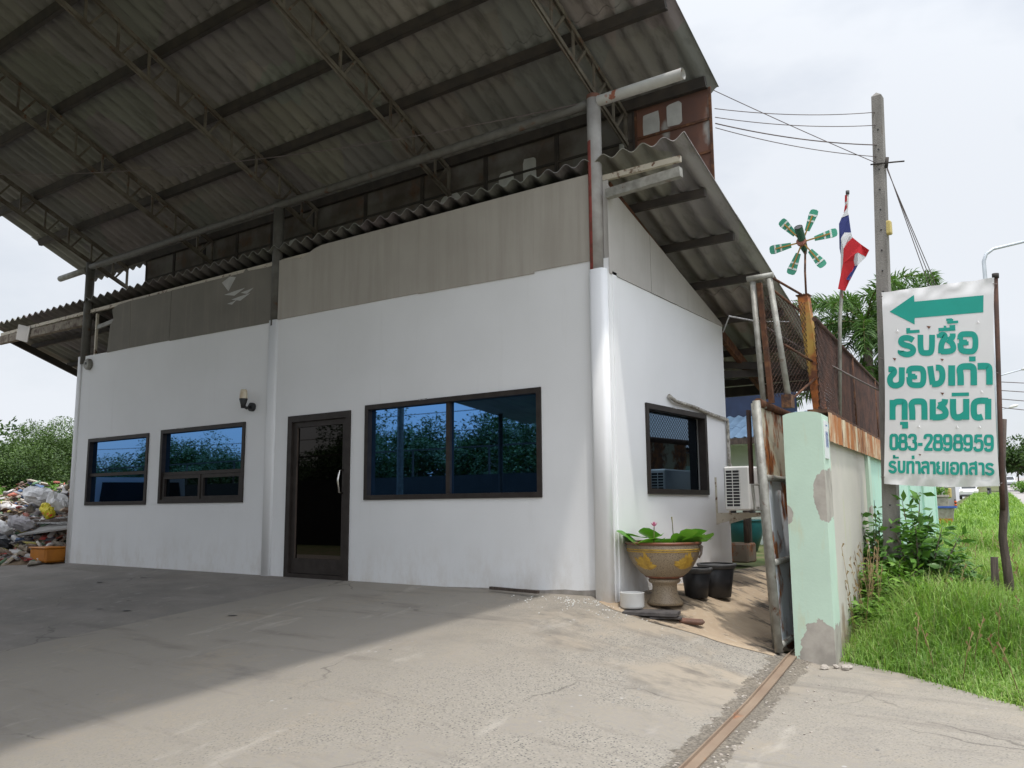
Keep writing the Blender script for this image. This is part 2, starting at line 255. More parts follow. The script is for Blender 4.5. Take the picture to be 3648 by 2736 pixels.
def m_mint(name, base, under, lo, hi, seed, patches=()):
    m, n, l, b = newmat(name)
    c = mixc(n, l, ramp(n, l, noise(n, l, 2.2, 6, off=(seed, 0, 0)), .3, .7), base, tuple(v*.86+.02 for v in base))
    c = mixc(n, l, ramp(n, l, noise(n, l, 3.5, 7, (2, 2, .4), .65, (seed, 2, 0)), .58, .8), c, (.5, .5, .33))
    g = N(n, "ShaderNodeNewGeometry"); sx = N(n, "ShaderNodeSeparateXYZ"); l.new(g.outputs['Position'], sx.inputs[0])
    z = noise(n, l, 3.2, 5, off=(seed, seed, 3))
    mr = N(n, "ShaderNodeMapRange"); mr.inputs[1].default_value = .25; mr.inputs[2].default_value = -.45; mr.inputs[3].default_value = 0; mr.inputs[4].default_value = .26
    l.new(sx.outputs[2], mr.inputs[0]); ad = N(n, "ShaderNodeMath", operation='ADD'); l.new(z, ad.inputs[0]); l.new(mr.outputs[0], ad.inputs[1])
    peel = ramp(n, l, ad.outputs[0], lo, hi)
    for (px, pz, rx, rz) in patches:          # plaster repairs where the paint is gone
        cb = N(n, "ShaderNodeCombineXYZ"); q = noise(n, l, 6, 5, off=(px, pz, 1))
        for ax, cc, rr in ((0, px, rx), (2, pz, rz)):
            mm = N(n, "ShaderNodeMath", operation='MULTIPLY_ADD'); l.new(sx.outputs[ax], mm.inputs[0]); mm.inputs[1].default_value = 1/rr; mm.inputs[2].default_value = -cc/rr; l.new(mm.outputs[0], cb.inputs[ax])
        ln = N(n, "ShaderNodeVectorMath", operation='LENGTH'); l.new(cb.outputs[0], ln.inputs[0])
        aa = N(n, "ShaderNodeMath", operation='MULTIPLY_ADD'); l.new(q, aa.inputs[0]); aa.inputs[1].default_value = 1.1; l.new(ln.outputs['Value'], aa.inputs[2])
        lt = N(n, "ShaderNodeMath", operation='LESS_THAN'); l.new(aa.outputs[0], lt.inputs[0]); lt.inputs[1].default_value = 1.5
        mxx = N(n, "ShaderNodeMath", operation='MAXIMUM'); l.new(peel, mxx.inputs[0]); l.new(lt.outputs[0], mxx.inputs[1]); peel = mxx.outputs[0]
    und = mixc(n, l, ramp(n, l, noise(n, l, 5, 5), .4, .6), under, tuple(v*.72 for v in under))
    l.new(mixc(n, l, peel, c, und), b.inputs['Base Color']); b.inputs['Roughness'].default_value = .85
    inv = N(n, "ShaderNodeMath", operation='MULTIPLY_ADD'); inv.inputs[1].default_value = -1.5; l.new(peel, inv.inputs[0]); l.new(noise(n, l, 40, 4), inv.inputs[2])
    bump(n, l, b, inv.outputs[0], .12, .01); return m
M['mint'] = m_mint('mint_paint_peeling', (.50, .645, .52), (.41, .375, .325), .84, .86, 4.3, ((2.05, .93, .095, .25), (1.715, .76, .07, .1), (1.95, -.47, .19, .35)))
M['mintclean'] = m_mint('mint_paint_plain', (.45, .68, .56), (.42, .38, .32), .74, .77, 1.2)
M['beige'] = m_mint('beige_wall_render', (.56, .52, .46), (.4, .31, .23), .66, .8, 2.0)
def m_rustband(name, stripes=True):
    m, n, l, b = newmat(name)
    c = mixc(n, l, ramp(n, l, noise(n, l, 1.7, 8, (2.2, 2.2, .5), .75), .37, .53), (.62, .56, .4), (.36, .135, .04))
    c = mixc(n, l, ramp(n, l, noise(n, l, 5, 7, (2, 2, .7), .7, (3, 3, 3)), .55, .68), c, (.14, .05, .025))
    l.new(c, b.inputs['Base Color']); b.inputs['Roughness'].default_value = .8; bump(n, l, b, noise(n, l, 40, 4), .3, .01); return m
M['rustband'] = m_rustband('rust_streaked_sheet')
def m_gate(name, ca, cb, amount):
    m, n, l, b = newmat(name)
    c = mixc(n, l, ramp(n, l, noise(n, l, 2, 5), .35, .65), ca, cb)
    r1 = ramp(n, l, noise(n, l, 3.3, 7, (1, 1, .7), .62, (1, 2, 5)), amount, amount+.08)
    c = mixc(n, l, r1, c, mixc(n, l, ramp(n, l, noise(n, l, 12, 5), .4, .6), (.42, .13, .025), (.15, .05, .02)))
    l.new(c, b.inputs['Base Color']); b.inputs['Roughness'].default_value = .6; return m
M['gate_hi'] = m_gate('rusty_cream_gate_sheet', (.62, .57, .42), (.56, .51, .38), .47)
M['gate_lo'] = m_gate('pale_blue_gate_sheet', (.74, .77, .82), (.62, .66, .72), .5)
M['oldpost'] = m_gate('old_yellow_post', (.42, .26, .05), (.3, .19, .05), .44)
def m_signpanel():
    m, n, l, b = newmat('rusted_sign_panel')
    c = mixc(n, l, ramp(n, l, noise(n, l, 1.6, 7, rough=.6), .35, .62), (.17, .07, .038), (.1, .05, .038))
    c = mixc(n, l, ramp(n, l, noise(n, l, 1.0, 5, (2, 1, 1.2), .5, (9, 2, 4)), .55, .62), c, (.3, .29, .27))
    l.new(c, b.inputs['Base Color']); b.inputs['Roughness'].default_value = .7; return m
M['signpanel'] = m_signpanel()
M['panelpatch'] = mnoise('pale_paint_patch', (.46, .46, .43), (.38, .37, .35), 7, .7)
M['vinyl'] = mnoise('white_vinyl_banner', (.70, .69, .68), (.66, .65, .645), 2, .5, bmp=.02)
M['vinylgreen'] = mnoise('green_vinyl_print', (.012, .315, .25), (.012, .285, .225), 3, .5, bmp=0)
M['signdark'] = mnoise('shaded_grey_sign_panel', (.075, .06, .048), (.14, .13, .115), 1.6, .8, .42, .6, third=((.11, .06, .035), 3, .55, .7))  # greyer panel colour, darkened to carry the shade left of the lit end panel
def m_pot():
    m, n, l, b = newmat('speckled_clay_pot')
    c = mixc(n, l, ramp(n, l, noise(n, l, 3, 5), .35, .65), (.30, .235, .155), (.245, .185, .12))
    c = mixc(n, l, ramp(n, l, noise(n, l, 130, 2), .56, .62), c, (.1, .075, .05))
    l.new(c, b.inputs['Base Color']); b.inputs['Roughness'].default_value = .55; return m
M['pot'] = m_pot()
def m_leaf(name, ca, cb, trans=.25, rough=.5):
    m, n, l, b = newmat(name)
    at = N(n, "ShaderNodeAttribute", attribute_name='tint')
    c = mixc(n, l, at.outputs['Fac'], ca, cb); l.new(c, b.inputs['Base Color']); b.inputs['Roughness'].default_value = rough; b.inputs['Specular IOR Level'].default_value = .3
    tr = N(n, "ShaderNodeBsdfTranslucent"); l.new(mixc(n, l, 1, c, (1.1, 1.25, .6), 'MULTIPLY'), tr.inputs[0])
    ms = N(n, "ShaderNodeMixShader"); ms.inputs[0].default_value = trans; l.new(b.outputs[0], ms.inputs[1]); l.new(tr.outputs[0], ms.inputs[2]); l.new(ms.outputs[0], n["Material Output"].inputs[0]); return m
M['leaf'] = m_leaf('tree_leaves', (.016, .042, .009), (.105, .17, .04), .18)
M['leafdark'] = m_leaf('dark_tree_leaves', (.02, .05, .012), (.075, .13, .03))
M['leafmirror'] = m_leaf('yard_tree_leaves', (.012, .03, .008), (.05, .1, .02), .15)
M['shrub'] = m_leaf('shrub_leaves', (.035, .10, .022), (.15, .30, .06), rough=.35)
M['shrubl'] = m_leaf('light_shrub_leaves', (.05, .14, .02), (.19, .34, .05))
M['palm'] = m_leaf('palm_leaves', (.03, .075, .014), (.12, .22, .05))
M['grass'] = m_leaf('grass_blades', (.125, .25, .04), (.35, .50, .13), .35)
M['grassdull'] = m_leaf('dull_grass_blades', (.17, .2, .07), (.42, .42, .2), .3)
M['drygrass'] = m_leaf('dry_grass_stalks', (.2, .13, .06), (.3, .22, .11), .1)
M['lotus'] = m_leaf('lotus_leaves', (.05, .19, .02), (.16, .36, .05), .2, .3)
def m_flagmat(name, col): 
    m, n, l, b = newmat(name); b.inputs['Base Color'].default_value = c4(col); b.inputs['Roughness'].default_value = .8
    tr = N(n, "ShaderNodeBsdfTranslucent"); tr.inputs[0].default_value = c4(col); ms = N(n, "ShaderNodeMixShader"); ms.inputs[0].default_value = .3
    l.new(b.outputs[0], ms.inputs[1]); l.new(tr.outputs[0], ms.inputs[2]); l.new(ms.outputs[0], n["Material Output"].inputs[0]); return m
M['flagred'] = m_flagmat('flag_red_cloth', (.62, .03, .04)); M['flagwhite'] = m_flagmat('flag_white_cloth', (.75, .75, .76)); M['flagblue'] = m_flagmat('flag_blue_cloth', (.05, .065, .24))
M['bladegreen'] = mnoise('green_blade_plastic', (.07, .33, .22), (.06, .28, .19), 5, .4, bmp=0)
M['bladewhite'] = mnoise('white_blade_stripe', (.7, .74, .7), (.62, .66, .62), 5, .5, bmp=0)
M['bladegold'] = mnoise('blade_spar', (.4, .25, .05), (.3, .18, .04), 5, .5, bmp=0)
M['junkmix'] = None
def m_junk():
    m, n, l, b = newmat('mixed_scrap')
    at = N(n, "ShaderNodeAttribute", attribute_name='jcol'); c = mixc(n, l, ramp(n, l, noise(n, l, 9, 4), .35, .7), at.outputs['Color'], mixc(n, l, .5, at.outputs['Color'], (.25, .2, .16)))
    l.new(c, b.inputs['Base Color']); b.inputs['Roughness'].default_value = .75; bump(n, l, b, noise(n, l, 16, 4), .5, .03); return m
M['junkmix'] = m_junk()

# ------------------------------------------------------------------ mesh helpers (world coordinates in, one mesh object out)
class MB:
    def __init__(s): s.v = []; s.f = []; s.mi = []; s.sm = []
    def add(s, vs, fs, mi=0, smooth=False):
        o = len(s.v); s.v += [tuple(p) for p in vs]
        for q in fs: s.f.append([i+o for i in q]); s.mi.append(mi); s.sm.append(smooth)
        return s
    def box(s, a, b, mi=0):
        x0, y0, z0 = a; x1, y1, z1 = b
        return s.add([(x0, y0, z0), (x1, y0, z0), (x1, y1, z0), (x0, y1, z0), (x0, y0, z1), (x1, y0, z1), (x1, y1, z1), (x0, y1, z1)],
                     [(3, 2, 1, 0), (4, 5, 6, 7), (0, 1, 5, 4), (1, 2, 6, 5), (2, 3, 7, 6), (3, 0, 4, 7)], mi)
    def obox(s, c, size, rot, mi=0):
        m = rot if isinstance(rot, Matrix) else Matrix.Rotation(rot, 3, 'Z'); hx, hy, hz = [k/2 for k in size]; c = Vector(c)
        vs = [c+m@Vector(p) for p in ((-hx, -hy, -hz), (hx, -hy, -hz), (hx, hy, -hz), (-hx, hy, -hz), (-hx, -hy, hz), (hx, -hy, hz), (hx, hy, hz), (-hx, hy, hz))]
        return s.add(vs, [(3, 2, 1, 0), (4, 5, 6, 7), (0, 1, 5, 4), (1, 2, 6, 5), (2, 3, 7, 6), (3, 0, 4, 7)], mi)
    def rbox(s, a, b, r=.01, mi=0):      # box with chamfered edges
        x0, y0, z0 = a; x1, y1, z1 = b; r = min(r, (x1-x0)/2.1, (y1-y0)/2.1, (z1-z0)/2.1); vs = []
        for z, q in ((z0, r), (z0+r, 0), (z1-r, 0), (z1, r)):
            vs += [(x0+r+q*0, y0+q, z) , (x1-r, y0+q, z), (x1-q, y0+r, z), (x1-q, y1-r, z), (x1-r, y1-q, z), (x0+r, y1-q, z), (x0+q, y1-r, z), (x0+q, y0+r, z)]
        fs = [tuple(range(7, -1, -1)), tuple(range(24, 32))]
        for k in range(3):
            for i in range(8): fs.append((k*8+i, k*8+(i+1) % 8, k*8+8+(i+1) % 8, k*8+8+i))
        return s.add(vs, fs, mi)
    def bar(s, p0, p1, w, h, up=(0, 0, 1), mi=0):
        p0 = Vector(p0); p1 = Vector(p1); d = (p1-p0).normalized(); a = d.cross(Vector(up))
        if a.length < 1e-4: a = d.cross(Vector((1, 0, 0)))
        a.normalize(); b = a.cross(d); a *= w/2; b *= h/2
        vs = [p0-a-b, p0+a-b, p0+a+b, p0-a+b, p1-a-b, p1+a-b, p1+a+b, p1-a+b]
        return s.add(vs, [(3, 2, 1, 0), (4, 5, 6, 7), (0, 1, 5, 4), (1, 2, 6, 5), (2, 3, 7, 6), (3, 0, 4, 7)], mi)
    def tube(s, pts, r, n=10, mi=0, cap=True, smooth=True):
        pts = [Vector(p) for p in pts]; rs = r if isinstance(r, (list, tuple)) else [r]*len(pts); vs = []; fs = []; pa = None
        for i, p in enumerate(pts):
            d = (pts[min(i+1, len(pts)-1)]-pts[max(i-1, 0)]).normalized()
            a = (pa-d*pa.dot(d)) if pa is not None else d.cross(Vector((0, 0, 1)) if abs(d.z) < .9 else Vector((1, 0, 0)))
            a.normalize(); pa = a; b = d.cross(a)
            for k in range(n): t = 2*PI*k/n; vs.append(p+(a*math.cos(t)+b*math.sin(t))*rs[i])
        for i in range(len(pts)-1):
            for k in range(n): fs.append((i*n+k, i*n+(k+1) % n, (i+1)*n+(k+1) % n, (i+1)*n+k))
        s.add(vs, fs, mi, smooth)
        if cap: o = len(s.v)-len(vs); s.f += [[o+k for k in range(n-1, -1, -1)], [o+(len(pts)-1)*n+k for k in range(n)]]; s.mi += [mi, mi]; s.sm += [False, False]
        return s
    def lathe(s, c, prof, n=32, mi=0, smooth=True):
        c = Vector(c); vs = [c+Vector((r*math.cos(2*PI*k/n), r*math.sin(2*PI*k/n), z)) for r, z in prof for k in range(n)]
        fs = [(i*n+k, i*n+(k+1) % n, (i+1)*n+(k+1) % n, (i+1)*n+k) for i in range(len(prof)-1) for k in range(n)]
        return s.add(vs, fs, mi, smooth)
    def prism(s, poly, d, mi=0):         # polygon of 3-D points pushed along d
        n = len(poly); d = Vector(d); a = [Vector(p) for p in poly]; b = [p+d for p in a]
        return s.add(a+b, [tuple(range(n-1, -1, -1)), tuple(range(n, 2*n))]+[(i, (i+1) % n, n+(i+1) % n, n+i) for i in range(n)], mi)
    def build(s, name, mats, parent=None, loc=None):
        L = Vector(loc) if loc is not None else (Vector((0, 0, 0)) if parent is None else wloc(parent))
        me = bpy.data.meshes.new(name); me.from_pydata([tuple(Vector(p)-L) for p in s.v], [], s.f)
        for m in (mats if isinstance(mats, (list, tuple)) else [mats]): me.materials.append(m)
        me.polygons.foreach_set('material_index', s.mi); me.polygons.foreach_set('use_smooth', s.sm); me.update()
        o = bpy.data.objects.new(name, me); COL.objects.link(o)
        if parent is not None: o.parent = parent
        else: o.location = L
        return o
def wloc(o):
    v = Vector(o.location)
    while o.parent: o = o.parent; v += Vector(o.location)
    return v
def tag(o, label=None, cat=None, group=None, kind=None):
    if label: o['label'] = label
    if cat: o['category'] = cat
    if group: o['group'] = group
    if kind: o['kind'] = kind
    return o
def thing(name, label, cat, loc, group=None):
    o = bpy.data.objects.new(name, None); COL.objects.link(o); o.location = loc; o.empty_display_size = .1
    return tag(o, label, cat, group)
def copy_tree(o, loc, label, rotz=0, scale=1):
    def rec(a, p):
        c = a.copy(); COL.objects.link(c)
        if p is not None: c.parent = p
        for ch in a.children: rec(ch, c)
        return c
    c = rec(o, None); c.location = loc; c.rotation_euler = (0, 0, rotz); c.scale = (scale,)*3; c['label'] = label; return c
def npmesh(name, V, F, mat, parent=None, tint=None, loc=None, smooth=False, jcol=None):
    """fast mesh from numpy arrays: V (n,3), F (m,k)"""
    L = np.array(loc if loc is not None else ((0, 0, 0) if parent is None else wloc(parent)), float)
    me = bpy.data.meshes.new(name); m, k = F.shape
    me.vertices.add(len(V)); me.vertices.foreach_set('co', (V-L).astype(np.float32).ravel())
    me.loops.add(m*k); me.loops.foreach_set('vertex_index', F.astype(np.int32).ravel())
    me.polygons.add(m); me.polygons.foreach_set('loop_start', np.arange(0, m*k, k, dtype=np.int32)); me.polygons.foreach_set('loop_total', np.full(m, k, dtype=np.int32))
    me.update(calc_edges=True); me.validate()
    if tint is not None: a = me.attributes.new('tint', 'FLOAT', 'POINT'); a.data.foreach_set('value', tint.astype(np.float32))
    if jcol is not None: a = me.attributes.new('jcol', 'FLOAT_COLOR', 'POINT'); a.data.foreach_set('color', jcol.astype(np.float32).ravel())
    if smooth: me.polygons.foreach_set('use_smooth', np.ones(m, dtype=bool))
    me.materials.append(mat); o = bpy.data.objects.new(name, me); COL.objects.link(o)
    if parent is not None: o.parent = parent
    else: o.location = L
    return o
def leafmesh(name, P, size, mat, parent, tint, flat=.5, aspect=2.0, out=None):
    """one bent leaf (two quads) at each point of P"""
    n = len(P); d = RNG.normal(size=(n, 3)); d[:, 2] *= flat
    if out is not None: d += out*1.1
    d /= np.linalg.norm(d, axis=1)[:, None]
    up = RNG.normal(size=(n, 3))*.55+np.array([0, 0, 1.]); a = np.cross(d, up); a /= np.linalg.norm(a, axis=1)[:, None]; nn = np.cross(a, d)
    sz = size*RNG.uniform(.6, 1.35, n)[:, None]; w = sz/aspect
    v = np.stack([P, P+d*sz*.5-a*w*.5-nn*sz*.06, P+d*sz*.5+nn*sz*.06, P+d*sz*.5+a*w*.5-nn*sz*.06, P+d*sz-nn*sz*.18], 1).reshape(-1, 3)
    b = np.arange(n)[:, None]*5; F = np.concatenate([b+np.array([[0, 1, 4, 2]]), b+np.array([[0, 2, 4, 3]])])
    return npmesh(name, v, F, mat, parent, np.repeat(tint, 5))
def clumps(c, rad, k, n, cr=.33, seed=0):
    """n points gathered in k clumps over an ellipsoid, with their outward directions"""
    g = np.random.default_rng(seed); q = g.normal(size=(k, 3)); q /= np.linalg.norm(q, axis=1)[:, None]; q[:, 2] = np.where(q[:, 2] < -.45, -q[:, 2]*.5, q[:, 2])
    q *= g.uniform(.45, 1.0, k)[:, None]; cen = q*np.array(rad); r = min(rad)*cr*g.uniform(.6, 1.4, k); idx = g.integers(0, k, n)
    d = g.normal(size=(n, 3)); d /= np.linalg.norm(d, axis=1)[:, None]; rr = g.uniform(.55, 1.05, n)
    P = cen[idx]+d*(r[idx]*rr)[:, None]; t = np.clip(g.uniform(0, .55, n)+g.uniform(0, .45, k)[idx]+.12*d[:, 2], 0, 1)
    return P+np.array(c), d, t, cen+np.array(c)
def tree(name, label, base, h, rad, nleaf, size, mat, seed, group=None, k=26, cat='tree', trunk_r=.13):
    t = thing(name, label, cat, base, group); base = Vector(base); cz = h-rad[2]*.95
    P, d, ti, cen = clumps(base+Vector((0, 0, cz)), rad, k, nleaf, .36, seed); mb = MB()
    mb.tube([base, base+Vector((.05, .03, cz*.45)), base+Vector((-.03, .06, cz))], [trunk_r, trunk_r*.8, trunk_r*.45], 8)
    for i in range(0, len(cen), 3):
        q = Vector(cen[i]); mb.tube([base+Vector((0, 0, cz*random.uniform(.4, .85))), base.lerp(q, .6)+Vector((0, 0, cz*.25)), q], [trunk_r*.4, trunk_r*.25, .015], 6)
    mb.build('trunk', M['bark'], t); leafmesh('crown', P, size, mat, t, ti, .6, 2.0, d*.6); return t

# ------------------------------------------------------------------ terrain
DW = np.array([-.12, .993]); NW = np.array([.993, .12])
def so_(x, y): return (x-2.06)*DW[0]+(y-.1)*DW[1], (x-2.06)*NW[0]+(y-.1)*NW[1]
def sstep(a, b, x): t = np.clip((x-a)/(b-a), 0, 1); return t*t*(3-2*t)
def gz(x, y):
    x = np.asarray(x, float); y = np.asarray(y, float); s, o = so_(x, y)
    B = np.where(s < 0, -.52+.022*np.maximum(s, -9), -.52+.02*s+4e-5*np.minimum(s, 260)**2)
    B = B+.27*sstep(.3, 2.4, s)*sstep(.05, .6, o)*(1-sstep(2.0, 2.8, o))*(1-sstep(9, 16, s))      # the verge is banked up a little
    B = np.where(s > 260, -.52+5.2+2.7, B)
    A = np.where(y < 0, -.05+.115*np.maximum(y, -5)+.03*np.clip(y+5, -4, 0), -.05+.018*np.minimum(y, 12))
    A = A-.0*x; t = np.where(y > .3, sstep(-2.0, -.15, o), sstep(0, 1.8, x)); ww = sstep(0, .6, y)
    t = np.clip((x+.25)/2.2, 0, 1)*(1-ww)+sstep(-2.0, -.15, o)*ww
    return A*(1-t)+B*t
def G(x, y): return float(gz(x, y))
def PW(s, o, z=0): p = np.array([2.06, .1])+DW*s+NW*o; return (p[0], p[1], z)     # along / right of the boundary wall
def gsheet(name, xs, ys, dz, mat, smooth=True):
    X, Y = np.meshgrid(xs, ys); Z = gz(X, Y)+dz; V = np.stack([X, Y, Z], -1).reshape(-1, 3); nx = len(xs)
    i = (np.arange(len(ys)-1)[:, None]*nx+np.arange(nx-1)).ravel(); return npmesh(name, V, np.stack([i, i+1, i+nx+1, i+nx], 1), mat, smooth=smooth)
def geo(a, b, n, p=2.2): t = np.linspace(-1, 1, n); u = np.sign(t)*np.abs(t)**p; return (a+b)/2+(b-a)/2*u
xs = np.unique(np.concatenate([geo(-600, 600, 90, 3), np.linspace(-16, 8, 60)])); ys = np.unique(np.concatenate([geo(-500, 700, 90, 3), np.linspace(-14, 14, 70)]))
tag(gsheet('ground', xs, ys, -.03, M['earth']), kind='structure')
def yedge(x): return np.interp(x, [-40, -10.9, -10.75, -.3, -.05, 1.72, 1.95, 2.05, 2.57, 3.15, 3.5, 4.5, 6.5, 9], [-.2, -.2, .1, .1, .1, .1, .1, .36, .1, -.35, -.6, -1.3, -2.6, -3.5])
def paramsheet(name, us, n, lo, hi, dz, mat, rough=.0):
    V = []
    for u in us:
        a, b = float(lo(u)), float(hi(u)); w = np.linspace(0, 1, n)**1.0
        yv = b+(a-b)*w**1.4; xv = np.full(n, u); zz = gz(xv, yv)+dz
        if rough: zz = zz+rough*np.sin(xv*3.1+yv*1.7)*np.cos(yv*2.3-xv*1.1)
        V.append(np.stack([xv, yv, zz], -1))
    V = np.concatenate(V); i = (np.arange(len(us)-1)[:, None]*n+np.arange(n-1)).ravel()
    return npmesh(name, V, np.stack([i, i+1, i+n+1, i+n], 1), mat, smooth=True)
us = np.unique(np.concatenate([np.linspace(-40, -11, 20), np.linspace(-11, 2.6, 110), np.linspace(2.6, 9, 50), [-10.9, -10.75, -.3, -.05, 1.72, 1.95, 2.05]]))
tag(paramsheet('yard', us, 60, lambda u: -12.5, yedge, .006, M['concrete'], .0), kind='structure')
tag(paramsheet('path', np.linspace(-.13, 1.6, 34), 40, lambda u: 12., lambda u: np.interp(u, [-.13, .1, 1.0, 1.6], [-.12, -.24, -.2, -.14])+.02*math.sin(u*9), .011, M['alley'], .0), kind='structure')
sv = np.concatenate([np.linspace(-30, 20, 60), np.linspace(21, 300, 90)]); V = []
for s in sv:
    for o in np.linspace(2.75, 9.5, 8): p = PW(s, o); V.append((p[0], p[1], G(p[0], p[1])+.02))
i = (np.arange(len(sv)-1)[:, None]*8+np.arange(7)).ravel()
tag(npmesh('road', np.array(V), np.stack([i, i+1, i+9, i+8], 1), M['road'], smooth=True), kind='structure')
V = [(PW(s, 5.9+d)[0], PW(s, 5.9+d)[1], G(*PW(s, 5.9+d)[:2])+.026) for s in sv for d in (0, .1)]
i = np.arange(len(sv)-1)*2; tag(npmesh('road_marking', np.array(V), np.stack([i, i+1, i+3, i+2], 1), M['carwhite']), kind='structure')

# ------------------------------------------------------------------ the white office building
def zt(x): return 3.437-.0112*x
def wall_mesh(us, ws, holes, top, P, n, th):
    """wall face with openings: us along, ws up; P(u,w,d) gives the point d behind the face"""
    mb = MB(); us = sorted(set(us)); ws = sorted(set(ws))
    for a, b in zip(us, us[1:]):
        for c, d in zip(ws, ws[1:]+[None]):
            um = (a+b)/2; wm = (c+d)/2 if d is not None else c+.01
            if any(h[0] < um < h[1] and h[2] < wm < h[3] for h in holes): continue
            ta, tb = (d, d) if d is not None else (top(a), top(b))
            for dd, fl in ((0, 0), (th, 1)):
                q = [P(a, c, dd), P(b, c, dd), P(b, tb, dd), P(a, ta, dd)]; mb.add(q[::-1] if fl != n else q, [(0, 1, 2, 3)])
    for h in holes:
        q = [(h[0], h[2]), (h[1], h[2]), (h[1], h[3]), (h[0], h[3])]
        for (a, b), (c, d) in zip(q, q[1:]+q[:1]): mb.add([P(a, b, 0), P(c, d, 0), P(c, d, th), P(a, b, th)], [(0, 1, 2, 3)])
    a, b = us[0], us[-1]; w0 = ws[0]
    for u in (a, b): mb.add([P(u, w0, 0), P(u, w0, th), P(u, top(u), th), P(u, top(u), 0)], [(0, 1, 2, 3)])
    mb.add([P(a, top(a), 0), P(b, top(b), 0), P(b, top(b), th), P(a, top(a), th)], [(0, 1, 2, 3)]); return mb
OB = thing('office_building', 'white plastered office building with dark framed windows under corrugated roofs', 'building', (-5, 1.5, 0))
DOOR = (-5.044, -3.822, -.06, 2.1); BIG = (-3.552, -.873, .956, 2.137); W2 = (-8.093, -5.987, .95, 2.087); W1 = (-10.297, -8.447, .937, 2.064); SW = (.735, 2.341, .984, 1.968)
holes = [DOOR, BIG, W2, W1]
uu = [-10.72, 0]+[h[0] for h in holes]+[h[1] for h in holes]; wz = [-.2]+[h[2] for h in holes if h[2] > 0]+[h[3] for h in holes]
wall_mesh(uu, wz, holes, zt, lambda u, w, d: (u, d, w), 0, .14).build('front_wall', M['plaster'], OB)
wall_mesh([.14, 3.02, SW[0], SW[1]], [-.2, SW[2], SW[3]], [SW], lambda u: 3.272-.024*u, lambda u, w, d: (-d, u, w), 0, .14).build('side_wall', M['plaster'], OB)
MB().box((-10.72, 2.9, -.2), (-.145, 3.02, 3.15)).build('rear_wall', M['plaster'], OB)
MB().box((-10.72, .145, -.2), (-10.6, 2.895, 3.5)).build('end_wall', M['plaster'], OB)
MB().box((-10.59, .15, 3.12), (-.15, 2.89, 3.14)).build('ceiling', M['board_dark'], OB)
# plinth patch of bare mortar under the front wall's right end
mb = MB(); pts = [(-2.2, .002), (-1.7, .016), (-1.4, .018), (-1.1, .03), (-.9, .028), (-.6, .05), (-.45, .046), (-.22, .062)]
for (a, h), (b, g) in zip(pts, pts[1:]): mb.add([(a, -.006, -.2), (b, -.006, -.2), (b, -.006, g-.045), (a, -.006, h-.045), (a, .01, h-.045), (b, .01, g-.045)], [(0, 1, 2, 3), (3, 2, 5, 4)])
mb.build('bare_plinth', M['mortar'], OB)
# pilasters: the concrete jackets round the feet of the columns
def halfround(x0, x1, d, z0, z1):
    n = 9; c = (x0+x1)/2; r = (x1-x0)/2; poly = [(x0, .02, z0)]+[(c-r*math.cos(PI*k/n), -d*math.sin(PI*k/n)**.55, z0) for k in range(n+1)]+[(x1, .02, z0)]
    mb = MB().prism(poly[1:-1]+[(x1, .03, z0), (x0, .03, z0)], (0, 0, z1-z0)); mb.sm = [len(f) == 4 for f in mb.f]; return mb
halfround(-5.515, -5.335, .045, -.2, 3.5).build('pilaster', M['plaster'], OB)
halfround(-10.83, -10.7, .03, -.2, 3.56).build('pilaster', M['plaster'], OB)
mb = MB(); c = (-.115, .0); poly = []
for k in range(16):
    t = 2*PI*k/16; poly.append((c[0]+.1*math.copysign(abs(math.cos(t))**.62, math.cos(t)), c[1]+.085*math.copysign(abs(math.sin(t))**.62, math.sin(t)), -.25))
mb.prism(poly, (0, 0, 3.25+.25+.07)); mb.sm = [len(f) == 4 for f in mb.f]
mb.build('pilaster', M['plaster'], OB)
mb = MB().box((-.045, .06, -.2), (.012, .15, 3.3)); mb.build('corner_strip', M['plaster'], OB)
# fibre-cement cladding above the plaster
def panel(poly, mat, th=.012): MB().prism([(x, -.014, z) for x, z in poly], (0, th, 0)).build('cladding_panel', mat, OB)
panel([(-.939, zt(-.93)+.0), (-.21, zt(-.21)), (-.21, 4.40), (-.939, 4.405)], M['board_tan'])
panel([(-2.67, zt(-2.67)-.01), (-.94, zt(-.94)-.025), (-.94, 4.405), (-2.67, 4.41)], M['board_tan'])
panel([(-5.34, zt(-5.34)), (-2.671, zt(-2.67)), (-2.671, 4.41), (-4.45, 4.42), (-4.6, 4.395), (-4.7, 4.36), (-4.86, 4.30), (-4.95, 4.33), (-5.34, 4.36)], M['board_tan'])
panel([(-8.0, zt(-8)-.01), (-5.50, zt(-5.5)-.02), (-5.50, 4.30), (-6.05, 4.33), (-6.1, 4.37), (-6.16, 4.32), (-6.9, 4.33), (-8.0, 4.34)], M['board_dark'])
panel([(-9.15, zt(-9.1)), (-8.01, zt(-8)), (-8.01, 4.335), (-9.2, 4.35)], M['board_dark'])
panel([(-9.87, zt(-9.9)-.01), (-9.16, zt(-9.2)), (-9.21, 4.35), (-9.6, 4.34), (-9.78, 4.28), (-9.72, 4.1), (-9.82, 4.0)], M['board_dark'])
mb = MB()
for a, b, c, d in ((-6.5, 4.25, .34, .16), (-6.35, 4.05, .5, .05), (-6.2, 3.95, .45, .05), (-6.05, 4.02, .3, .04), (-6.4, 3.9, .24, .03)):
    mb.add([(a-c/2, -.0165, b), (a, -.0165, b-d), (a+c/2, -.0165, b+.03), (a+.02, -.0165, b+d*.4)], [(0, 1, 2, 3)])
mb.build('paint_scrape', M['panelpatch'], OB)
zs = lambda y: 4.24-.335*y
MB().box((-.07, .03, 3.31), (.0, .042, 4.3)).build('cladding_panel', M['board_side'], OB)
